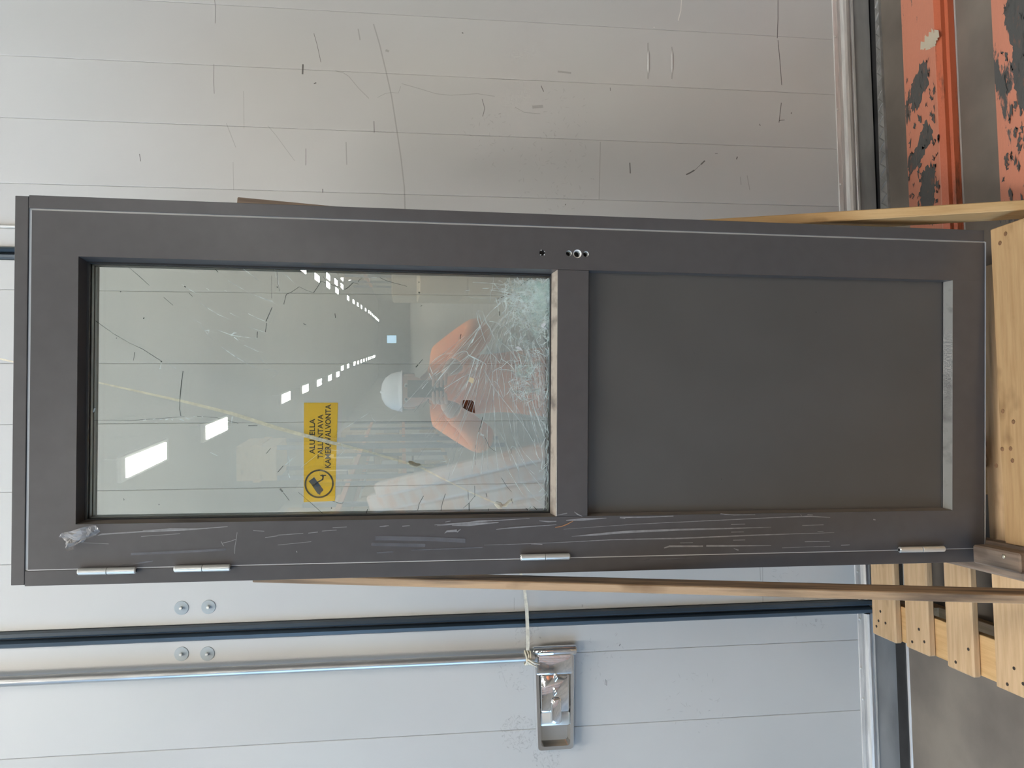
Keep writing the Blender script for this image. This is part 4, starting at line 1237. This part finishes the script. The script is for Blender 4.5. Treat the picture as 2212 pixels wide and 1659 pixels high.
M['blackened'] = worn('tyre_black', (.075, .075, .072), (.16, .085, .065), 30, (1, 2.2, 2), .56, .66)
specks = []
r8 = random.Random(8)
for i in range(60):
    a, b = r8.uniform(620, 830), r8.uniform(360, 1440)
    l, w = r8.uniform(3, 12), r8.uniform(8, 34)
    specks.append([(a - l * .4, b - w), (a + l, b - w * .3), (a + l * .3, b + w), (a - l, b + w * .4)])
blacken([[(700, 400), (745, 400), (752, 540), (722, 600), (690, 705), (650, 720), (635, 640), (650, 540), (690, 450)],
         [(735, 760), (782, 830), (775, 900), (735, 960), (720, 1010), (690, 1060), (632, 1130), (625, 1040), (690, 920)],
         [(725, 1080), (797, 1060), (802, 1180), (792, 1300), (790, 1440), (712, 1440), (706, 1180)]] + specks, beam1, 3)
rack_beam(1.545, 1.725, .52, 2.0, .05, M['orange_heavy'], 'orange painted steel beam worn mostly to black, farther from the wall')
specks = []
for i in range(70):
    a, b = r8.uniform(1225, 1420), r8.uniform(0, 1440)
    l, w = r8.uniform(4, 14), r8.uniform(10, 50)
    specks.append([(a - l * .4, b - w), (a + l, b - w * .3), (a + l * .3, b + w), (a - l, b + w * .4)])
blacken([[(1245, 30), (1270, -40), (1480, -60), (1480, 900), (1400, 820), (1360, 700), (1330, 660), (1315, 560), (1292, 450), (1300, 310), (1268, 230), (1240, 120)],
         [(1400, 900), (1480, 880), (1480, 1200), (1420, 1180), (1385, 1050)], [(1410, 1230), (1480, 1210), (1480, 1440), (1400, 1440), (1390, 1320)]] + specks, bpy.data.objects['rack_beam.001'], 5)

# ------------------------------------------------------------------ straps
def flat_strap(pts, w, t_, name, m, parent=None, face=(0, -1, 0)):
    g = MB()
    pts = [Vector(p) for p in pts]
    fc = Vector(face)
    rings = []
    for i, p in enumerate(pts):
        t = (pts[min(i + 1, len(pts) - 1)] - pts[max(i - 1, 0)]).normalized()
        s = t.cross(fc).normalized()
        n = s.cross(t)
        ww = w[i] if isinstance(w, (list, tuple)) else w
        rings.append([g.b.verts.new(p + s * ww / 2 * a + n * t_ / 2 * b) for a, b in ((-1, -1), (1, -1), (1, 1), (-1, 1))])
    for a, b in zip(rings, rings[1:]):
        for k in range(4):
            g.b.faces.new((a[k], a[(k + 1) % 4], b[(k + 1) % 4], b[k]))
    g.b.faces.new(rings[0])
    g.b.faces.new(rings[-1][::-1])
    return g.build(name, m, parent)


ys = 2.17
P = lambda X, Y, y=ys: at_y(X, Y, y)
p_top = P(0, 775)
up_dir = p_top - P(215, 827)
root = flat_strap([p_top + up_dir * 2.2, p_top, P(215, 827), P(400, 868), P(500, 893), P(600, 925), P(700, 952), P(800, 977), P(888, 1003)], [.004, .004, .004, .007, .009, .010, .0095, .006, .007], .0025, 'pull_strap', M['strap'])
tag(root, 'cream webbing strap hanging diagonally behind the broken glass', 'strap')
MB().tube([P(882, 998), P(888, 1002), P(900, 1006), P(908, 1004)], [.006, .010, .009, .005], 8, rz=.5).build('knot', M['strap'], root, smooth=True)
g = MB()
for k in range(6):
    g.tube([P(903, 1004), P(918, 1003 + k), P(930 + 2 * k, 1002 + 1.5 * k), P(938 + 3 * (k % 3), 998 + 2 * k)], .0007, 4)
tag(g.build('frayed_end', M['strap'], root), kind='stuff')
flat_strap([P(902, 1006), P(960, 1036), P(1020, 1065), P(1074, 1089)], [.006, .004, .004, .005], .0022, 'lower_strap', M['strap'], root)
MB().tube([P(1070, 1086), P(1078, 1091), P(1082, 1096)], [.006, .010, .007], 8).build('knot', M['strap'], root, smooth=True)
MB().tube([P(1082, 1093), P(1092, 1092), P(1100, 1083), P(1108, 1080)], [.004, .0055, .0055, .006], 8, rz=.6).build('strap_tail', M['strap'], root, smooth=True)
tie = flat_strap([P(1140, 1405, 2.255), P(1140, 1370, 2.25), P(1138, 1320, 2.24), P(1133, 1271, 2.23), P(1110, 1180, 2.21), P(1082, 1097, 2.175)], [.009, .010, .010, .008, .006, .005], .002, 'tie_strap', M['strap'])
tag(tie, 'cream webbing tied round the lock rod above the chrome latch', 'strap')
k0 = at_y(1143, 1411, DW - .045)
g = MB()
for i in range(3):
    z = k0[2] - .004 + .006 * i
    g.tube([(-.660 + .019 * math.cos(a_), DW - .028 + .018 * math.sin(a_), z + .002 * math.sin(2 * a_ + i)) for a_ in [6.2832 * j / 14 for j in range(15)]], .0032, 6)
g.tube([(-.664, DW - .05, k0[2] + .006), (-.672, DW - .054, k0[2] - .006), (-.682, DW - .05, k0[2] - .022)], [.004, .003, .0015], 6)
g.tube([(-.658, DW - .05, k0[2] + .004), (-.668, DW - .052, k0[2] - .012), (-.676, DW - .048, k0[2] - .03)], [.004, .003, .0015], 6)
g.build('knot', M['strap'], tie, smooth=True)

# ------------------------------------------------------------------ the hall behind the camera, seen in the glass
NTH = ['first', 'second', 'third', 'fourth', 'fifth', 'sixth', 'seventh', 'eighth', 'ninth', 'tenth', 'eleventh', 'twelfth', 'thirteenth', 'fourteenth', 'fifteenth', 'sixteenth',
       'seventeenth', 'eighteenth', 'nineteenth', 'twentieth', 'twenty-first', 'twenty-second', 'twenty-third', 'twenty-fourth']
lamp = empty('ceiling_lamp')
LG = 'ceiling lamps of the hall'
LZ = 5.75
MB().box((-.20, -1.2, 0), (.20, 1.2, .07), .01).build('housing', M['lamp_body'], lamp)
MB().box((-.15, -.98, -.02), (.15, .98, 0.0)).build('diffuser', M['lamp'], lamp)
MB().tube([(-.12, -.9, .07), (-.12, -.9, .35)], .008, 6).build('hanger', M['lamp_body'], lamp)
MB().tube([(.12, .9, .07), (.12, .9, .35)], .008, 6).build('hanger', M['lamp_body'], lamp)
fill_near = [(-.95, .6), (-1.9, -2.2), (1.15, -.75)]  # lamps added as fill, outside the mirrored view, placed to light the wall
rowl = [at_mirror(X, Y, z=LZ - .02)[:2] for X, Y in ((316, 990), (468, 927), (618, 862), (660, 843), (690, 832), (713, 820), (730, 813), (740, 796), (752, 791), (766, 787))]
rowl = [(-1.72 if i < 7 else -1.42, p[1]) for i, p in enumerate(rowl)]
rowl += [(-1.45, rowl[-1][1] - 5.8 * k) for k in range(1, 10)]
rowr = [at_mirror(X, Y, z=LZ - .02)[:2] for X, Y in ((655, 580), (685, 597), (709, 615), (728, 628), (752, 631), (764, 640), (773, 648), (781, 655), (790, 662), (797, 668))]
rowr = [(3.5 + .016 * -(p[1] + 31), p[1]) for p in rowr]
rowr = [(3.45, -10), (3.45, -18), (3.45, -25)] + rowr + [(4.6 + .03 * k, rowr[-1][1] - 6.0 * k) for k in range(1, 8)]
rowo = [tuple(at_mirror(X, Y, z=LZ - .02)[:2]) for X, Y in ((709, 597), (726, 609), (739, 618))] + [tuple(at_mirror(X, Y, z=LZ - .02)[:2]) for X, Y in ((739, 600), (756, 603))]
first = True
for lst, txt in ((fill_near, '%s added unseen fill lamp above the damaged door and the person'), (rowl, '%s bright lamp from the camera in the left row mirrored in the glass'),
                 (rowr, '%s bright lamp from the camera in the right row mirrored in the glass'), (rowo, '%s bright lamp of the small cluster outside the right mirrored row')):
    for i, (x, y) in enumerate(lst):
        o = lamp if first else copy_tree(lamp)
        first = False
        o.location = (x, y, LZ)
        tag(o, txt % NTH[i], 'lamp', LG)

M['rack_blue'] = mat('rack_steel', (.10, .13, .2), rough=.5)
M['rack_orange'] = mat('rack_orange', (.5, .16, .05), rough=.5)
M['box'] = mat('cardboard', (.36, .26, .16), rough=.8, var=.15, scale=3)
M['film'] = mat('white_wrap_film', (.47, .40, .40), rough=.4, var=.2, scale=5, col2=(.46, .25, .18), lo=.45, hi=.6, stretch=(3, 1, 1))
M['film_white'] = mat('pale_wrap', (.40, .41, .43), rough=.3, var=.15, scale=4)


def rack(x0, y0, y1, x1, levels, label):
    r = empty('storage_rack', ((x0 + x1) / 2, (y0 + y1) / 2, 0))
    tag(r, label, 'rack', 'storage racks mirrored in the glass')
    ox, oy = r.location.x, r.location.y
    n = max(1, round((y1 - y0) / 2.8))
    for i in range(n + 1):
        y = y0 + (y1 - y0) * i / n
        for x in (x0, x1):
            MB().box((x - ox - .05, y - oy - .05, 0), (x - ox + .05, y - oy + .05, levels[-1] + .9), .005).build('upright', M['rack_blue'], r)
    for z in levels:
        for x in (x0, x1):
            MB().box((x - ox - .03, y0 - oy, z), (x - ox + .03, y1 - oy, z + .12), .005).build('beam', M['rack_orange'], r)
        MB().box((x0 - ox, y0 - oy, z + .12), (x1 - ox, y1 - oy, z + .14)).build('shelf', M['box'], r)
    return r


rack(3.0, -34, -9, 4.1, [1.4, 2.9], 'blue and orange storage rack along the lane, right of the mirrored person')
rack(-4.6, -34, -12, -3.5, [1.4, 2.9], 'blue and orange storage rack along the lane, left of the mirrored person')
rb_ = random.Random(9)
for (x0, x1, ya, yb, side) in ((3.0, 4.1, -33, -10, 'right'), (-4.6, -3.5, -33, -13, 'left')):
    for z in (0.0, 1.543, 3.043):
        y, k_, loads = ya, 0, []
        while y < yb - 1.3:
            w, hh = rb_.uniform(.8, 1.2), rb_.uniform(.5, 1.05)
            if rb_.random() < .82:
                o = empty('wrapped_load', ((x0 + x1) / 2, y + w / 2, z))
                MB().box((-.45, -w / 2, .12), (.45, w / 2, .12 + hh), .02).build('load', rb_.choice([M['box'], M['film_white'], M['box']]), o)
                MB().box((-.48, -w / 2, 0), (.48, w / 2, .10), .005).build('pallet_base', M['wood_pallet'], o)
                loads.append(o)
            y += w + rb_.uniform(.12, .5)
        lv = {0.0: 'on the floor bay', 1.543: 'on the middle shelf', 3.043: 'on the top shelf'}[z]
        for k_, o in enumerate(reversed(loads)):
            tag(o, '%s wrapped load from the camera, %s of the %s rack' % (NTH[k_], lv, side), 'goods', 'goods on the %s rack' % side)
# carton stacks standing to the right behind the camera
for i, (x0, x1, y0, y1, hh) in enumerate(((.52, 1.36, -2.75, -1.75, 1.42), (1.48, 2.36, -2.65, -1.70, 1.36), (.60, 1.44, -4.35, -3.35, 1.62), (2.50, 3.36, -2.80, -1.80, 1.50))):
    o = empty('carton_stack', ((x0 + x1) / 2, (y0 + y1) / 2, 0))
    tag(o, ['brown carton stack on a pallet, right behind the mirrored person', 'brown carton stack, second one to the right of the mirrored person', 'taller carton stack farther down the lane, behind the nearest stack',
            'brown carton stack farthest to the right of the mirrored person'][i], 'goods', 'carton stacks beside the camera')
    a, b = (x1 - x0) / 2, (y1 - y0) / 2
    MB().box((-a, -b, 0), (a, b, .12), .004).build('pallet_base', M['wood_pallet'], o)
    n = 4
    for k in range(n):
        z = .12 + (hh - .12) * k / n
        for sx in (0, 1):
            MB().box((-a + .01 + sx * a, -b + .01, z), (sx * a - .01, b - .01, z + (hh - .12) / n - .004), .008).build('carton', M['box'], o)
# crate high up and bright gate panel
c = at_mirror(565, 992, y=-8.5)
cr = empty('wooden_crate', (c[0], -8.5, 0))
tag(cr, 'pine crate high on a steel stand, mirrored at the upper left of the glass', 'crate')
MB().box((-.25, -.5, c[2] - .28), (.25, .5, c[2] + .28), .01).build('crate_body', M['wood_pallet'], cr)
for sx in (-.22, .22):
    for sy in (-.45, .45):
        MB().box((sx - .03, sy - .03, 0), (sx + .03, sy + .03, c[2] - .28)).build('leg', M['rack_blue'], cr)
for sx in (-.25, .25):
    MB().box((sx - .02, -.52, c[2] - .05), (sx + .02, .52, c[2] + .05), .004).build('batten', M['wood_light'], cr)
# long film-wrapped bundles leaning at the left
bg_ = [((1190, 975), (815, 1062), .10), ((1190, 1012), (800, 1092), .13), ((1190, 1052), (860, 1112), .11), ((1190, 1085), (960, 1128), .10)]
for i, (pb, pt, w) in enumerate(bg_):
    b0, t0 = at_mirror(*pb, y=-1.15 - .24 * i), at_mirror(*pt, y=-2.0 - .24 * i)
    dv = (t0 - b0) / np.linalg.norm(t0 - b0)
    fo = b0 - dv * ((b0[2] - .05) / dv[2])
    o = bar('wrapped_bundle', fo, t0, w, .10, M['film'], up=(0, 1, 0), bevel=.02)
    tag(o, ['nearest', 'second', 'third', 'fourth'][i] + ' pinkish film-wrapped bundle from the person, leaning and mirrored in the lower glass', 'bundle', 'leaning film-wrapped bundles')
# window-lit gate at the end
ge = empty('door_3', (1.5, YF + .05, 0))
tag(ge, 'small light blue gate far down the hall, mirrored in the glass', 'door', kind='structure')
MB().box((-2.5, -.05, 0), (2.5, .03, 5.2), .01).build('gate_leaf', M['hall'], ge)
MB().box((-.75, .03, 2.6), (.75, .05, 4.4)).build('window_pane', M['far_window'], ge)

# ------------------------------------------------------------------ the person with the phone
M['skin'] = mat('skin', (.56, .33, .25), rough=.5)
M['jacket'] = mat('orange_jacket', (1.0, .29, .08), rough=.7, var=.06, scale=7, bump=.3, bscale=12)
M['trousers'] = mat('dark_trousers', (.05, .055, .05), rough=.8)
M['boot'] = mat('black_boot', (.02, .02, .02), rough=.5)
M['helmet'] = mat('white_helmet', (.78, .82, .92), rough=.25)
M['hair'] = mat('dark_hair', (.03, .022, .016), rough=.7)
M['eye'] = mat('eye_white', (.75, .74, .72), rough=.2)
M['iris'] = mat('iris', (.04, .05, .07), rough=.2)
M['lips'] = mat('lips', (.42, .16, .14), rough=.5)
M['phone'] = mat('black_phone', (.015, .015, .017), rough=.15)
person = empty('person', (0, -.45, 0))
tag(person, 'person in orange jacket and white helmet holding up a phone, mirrored in the glass', 'person')
PO = Vector((0, -.45, 0))


def skin_mesh(verts, edges, levels=2, root_i=0):
    me = bpy.data.meshes.new('skin_src')
    me.from_pydata([Vector(v[0]) - PO for v in verts], edges, [])
    o = bpy.data.objects.new('skin_src', me)
    COL.objects.link(o)
    o.modifiers.new('s', 'SKIN').use_smooth_shade = True
    for i, v in enumerate(verts):
        sv = me.skin_vertices[0].data[i]
        sv.radius = v[1] if isinstance(v[1], tuple) else (v[1], v[1])
        sv.use_root = (i == root_i)
    ss = o.modifiers.new('u', 'SUBSURF')
    ss.levels = ss.render_levels = levels
    out = eval_mesh(o)
    bpy.data.objects.remove(o)
    return out


V = [((.01, -.45, .86), (.150, .115)), ((.01, -.45, 1.02), (.155, .115)), ((0, -.44, 1.18), (.165, .120)), ((-.01, -.42, 1.31), (.13, .095)), ((-.02, -.40, 1.38), .055), ((-.03, -.365, 1.44), .052),
     ((-.17, -.415, 1.315), .084), ((-.275, -.315, 1.125), .080), ((-.10, -.130, 1.305), .044), ((-.072, -.078, 1.345), (.026, .022)),
     ((.15, -.415, 1.315), .084), ((.275, -.325, 1.145), .080), ((.095, -.135, 1.295), .044), ((.070, -.078, 1.34), (.026, .022)),
     ((-.085, -.45, .80), .100), ((-.10, -.43, .45), .068), ((-.10, -.46, .10), .046), ((-.11, -.33, .045), .042),
     ((.105, -.45, .80), .100), ((.12, -.43, .45), .068), ((.12, -.46, .10), .046), ((.13, -.33, .045), .042)]
E = [(0, 1), (1, 2), (2, 3), (3, 4), (4, 5), (3, 6), (6, 7), (7, 8), (8, 9), (3, 10), (10, 11), (11, 12), (12, 13), (0, 14), (14, 15), (15, 16), (16, 17), (0, 18), (18, 19), (19, 20), (20, 21)]
bm = bmesh.new()


def merge(me, mi):
    n0 = len(bm.faces)
    bm.from_mesh(me)
    bm.faces.ensure_lookup_table()
    for f in bm.faces[n0:]:
        f.material_index = mi(f) if callable(mi) else mi
        f.smooth = True


def body_mat(f):
    c = f.calc_center_median() + PO
    for wv in (V[8][0], V[12][0]):
        if c.y > -.135 and c.z > 1.24:
            return 1
    if c.z > 1.385 and abs(c.x + .02) < .09:
        return 1
    if c.z < .13:
        return 3
    if c.z < .80:
        return 2
    return 0


merge(skin_mesh(V, E, 2), body_mat)
for sd, px_, wr in ((-1, -.068, V[9][0]), (1, .064, V[13][0])):      # fingers close round the phone, thumbs along its back
    for k, ln in enumerate((.9, 1.0, .95, .78)):
        z = 1.338 + .0175 * (3 - k)
        ch = [((px_, -.062, z - .004), .0085), ((sd * .054, -.034, z), .0085), ((sd * .049, -.011, z + .002), .008), ((sd * (.045 - .026 * ln), -.0105, z + .004), .0072), ((sd * (.045 - .040 * ln), -.0125, z + .005), .0062)]
        merge(skin_mesh(ch, [(0, 1), (1, 2), (2, 3), (3, 4)], 1), 1)
    ch = [((px_, -.070, 1.352), .012), ((sd * .052, -.058, 1.385), .0105), ((sd * .036, -.0440, 1.412), .0092), ((sd * .024, -.0425, 1.430), .0078)]
    merge(skin_mesh(ch, [(0, 1), (1, 2), (2, 3)], 1), 1)
# head
HCN = Vector((-.03, -.345, 1.500))
hb = bmesh.new()
bmesh.ops.create_uvsphere(hb, u_segments=28, v_segments=20, radius=1)
for v in hb.verts:
    x, y, z = v.co
    v.co = Vector((x * .076, y * .096, z * .112))
    if z < 0:
        v.co.x *= 1 - .24 * z * z
        v.co.y = v.co.y * (1 - .10 * z * z) + .012 * z * z
    if y > .6:
        nose = math.exp(-((x / .16) ** 2 + ((z + .12) / .26) ** 2))
        v.co.y += .024 * nose
        v.co.y -= .008 * math.exp(-(((abs(x) - .38) / .2) ** 2 + ((z - .08) / .14) ** 2))
        v.co.y += .006 * math.exp(-((x / .35) ** 2 + ((z + .82) / .15) ** 2))
    v.co += HCN - PO
hm = bpy.data.meshes.new('head')
hb.to_mesh(hm)
hb.free()
merge(hm, 1)


def blob(c, r, mi):
    b2 = bmesh.new()
    bmesh.ops.create_uvsphere(b2, u_segments=12, v_segments=8, radius=1)
    for v in b2.verts:
        v.co = Vector((v.co.x * r[0], v.co.y * r[1], v.co.z * r[2])) + Vector(c) - PO
    m2 = bpy.data.meshes.new('blob')
    b2.to_mesh(m2)
    b2.free()
    merge(m2, mi)


for s in (-1, 1):
    blob(HCN + Vector((s * .031, .080, .010)), (.014, .008, .009), 4)
    blob(HCN + Vector((s * .031, .0875, .010)), (.006, .003, .006), 5)
    blob(HCN + Vector((s * .031, .086, .032)), (.019, .005, .004), 6)
    blob(HCN + Vector((s * .078, -.004, -.004)), (.008, .018, .030), 1)
blob(HCN + Vector((0, .087, -.052)), (.023, .007, .007), 7)
bmesh.ops.recalc_face_normals(bm, faces=bm.faces)
pm = bpy.data.meshes.new('body')
bm.to_mesh(pm)
bm.free()
for k in ('jacket', 'skin', 'trousers', 'boot', 'eye', 'iris', 'hair', 'lips'):
    pm.materials.append(M[k])
po = bpy.data.objects.new('body', pm)
COL.objects.link(po)
po.parent = person
# helmet, collar, hair
hp = HCN - PO + Vector((0, -.004, .030))
prof = [(.003, .098), (.040, .094), (.070, .078), (.092, .050), (.102, .018), (.104, .004), (.110, .0), (.104, -.004), (.098, .002)]
hl = MB()
ringsv = []
for r_, a_ in prof:
    ringsv.append([hl.b.verts.new(hp + Vector((r_ * .92 * math.cos(6.2832 * k / 28), r_ * 1.12 * math.sin(6.2832 * k / 28) + (.028 * max(0, math.sin(6.2832 * k / 28)) ** 2 if a_ <= .004 and r_ > .1 else 0), a_))) for k in range(28)])
for p_, q_ in zip(ringsv, ringsv[1:]):
    for k in range(28):
        hl.b.faces.new((p_[k], p_[(k + 1) % 28], q_[(k + 1) % 28], q_[k]))
hl.b.faces.new(ringsv[0])
hel = hl.build('helmet', M['helmet'], person, smooth=True)
MB().tube([hp + Vector((0, -.09, .055)), hp + Vector((0, -.04, .096)), hp + Vector((0, .04, .096)), hp + Vector((0, .09, .055))], .007, 8).build('helmet_ridge', M['helmet'], hel, smooth=True)
cl = MB()
rg = []
for r_, z_ in ((.085, 1.345), (.080, 1.375), (.072, 1.400), (.064, 1.398), (.066, 1.36)):
    rg.append([cl.b.verts.new(Vector((-.02 + r_ * math.cos(6.2832 * k / 20), -.398 + r_ * .95 * math.sin(6.2832 * k / 20), z_)) - PO) for k in range(20)])
for p_, q_ in zip(rg, rg[1:]):
    for k in range(20):
        cl.b.faces.new((p_[k], p_[(k + 1) % 20], q_[(k + 1) % 20], q_[k]))
cl.build('collar', M['jacket'], person, smooth=True)


def sleeve_ring(name, c0, c1, r0, r1, flat=1.0):
    c0, c1 = Vector(c0) - PO, Vector(c1) - PO
    d = c1 - c0
    MB().tube([c0, c0 + d * .08, c0 + d * .92, c1], [r0 * .95, r0, r1, r1 * .93], 22, rz=flat).build(name, M['jacket'], person, smooth=True)


sleeve_ring('cuff', (-.140, -.172, 1.262), (-.106, -.134, 1.300), .057, .050)
sleeve_ring('cuff', (.137, -.178, 1.256), (.100, -.139, 1.290), .057, .050)
hm_ = MB()
rg = []
for rx_, ry_, z_ in ((.150, .118, .885), (.168, .134, .880), (.172, .138, .83), (.170, .136, .785), (.150, .118, .785)):
    rg.append([hm_.b.verts.new(Vector((.01 + rx_ * math.cos(6.2832 * k / 32), -.45 + ry_ * math.sin(6.2832 * k / 32), z_)) - PO) for k in range(32)])
for p_, q_ in zip(rg, rg[1:]):
    for k in range(32):
        hm_.b.faces.new((p_[k], p_[(k + 1) % 32], q_[(k + 1) % 32], q_[k]))
hm_.build('jacket_hem', M['jacket'], person, smooth=True)
g = MB()
for k in range(26):
    a_ = math.pi + math.pi * (k + .5) / 26
    g.tube([HCN - PO + Vector((.080 * math.cos(a_), .098 * math.sin(a_), .03)), HCN - PO + Vector((.082 * math.cos(a_), .101 * math.sin(a_), -.03))], [.012, .006], 5)
tag(g.build('hair', M['hair'], person, smooth=True), kind='stuff')
ph = MB().box((-.0375, -.0315, 1.347), (.0375, -.0225, 1.506), .003, 2).build('phone', M['phone'])
tag(ph, 'black phone held upright in both hands of the mirrored person', 'phone')
MB().lathe([(.008, -.0226), (.008, -.0212), (.006, -.0210)], (0, 0, 1.488), 'y', 16).build('lens', M['dark_hole'], ph)
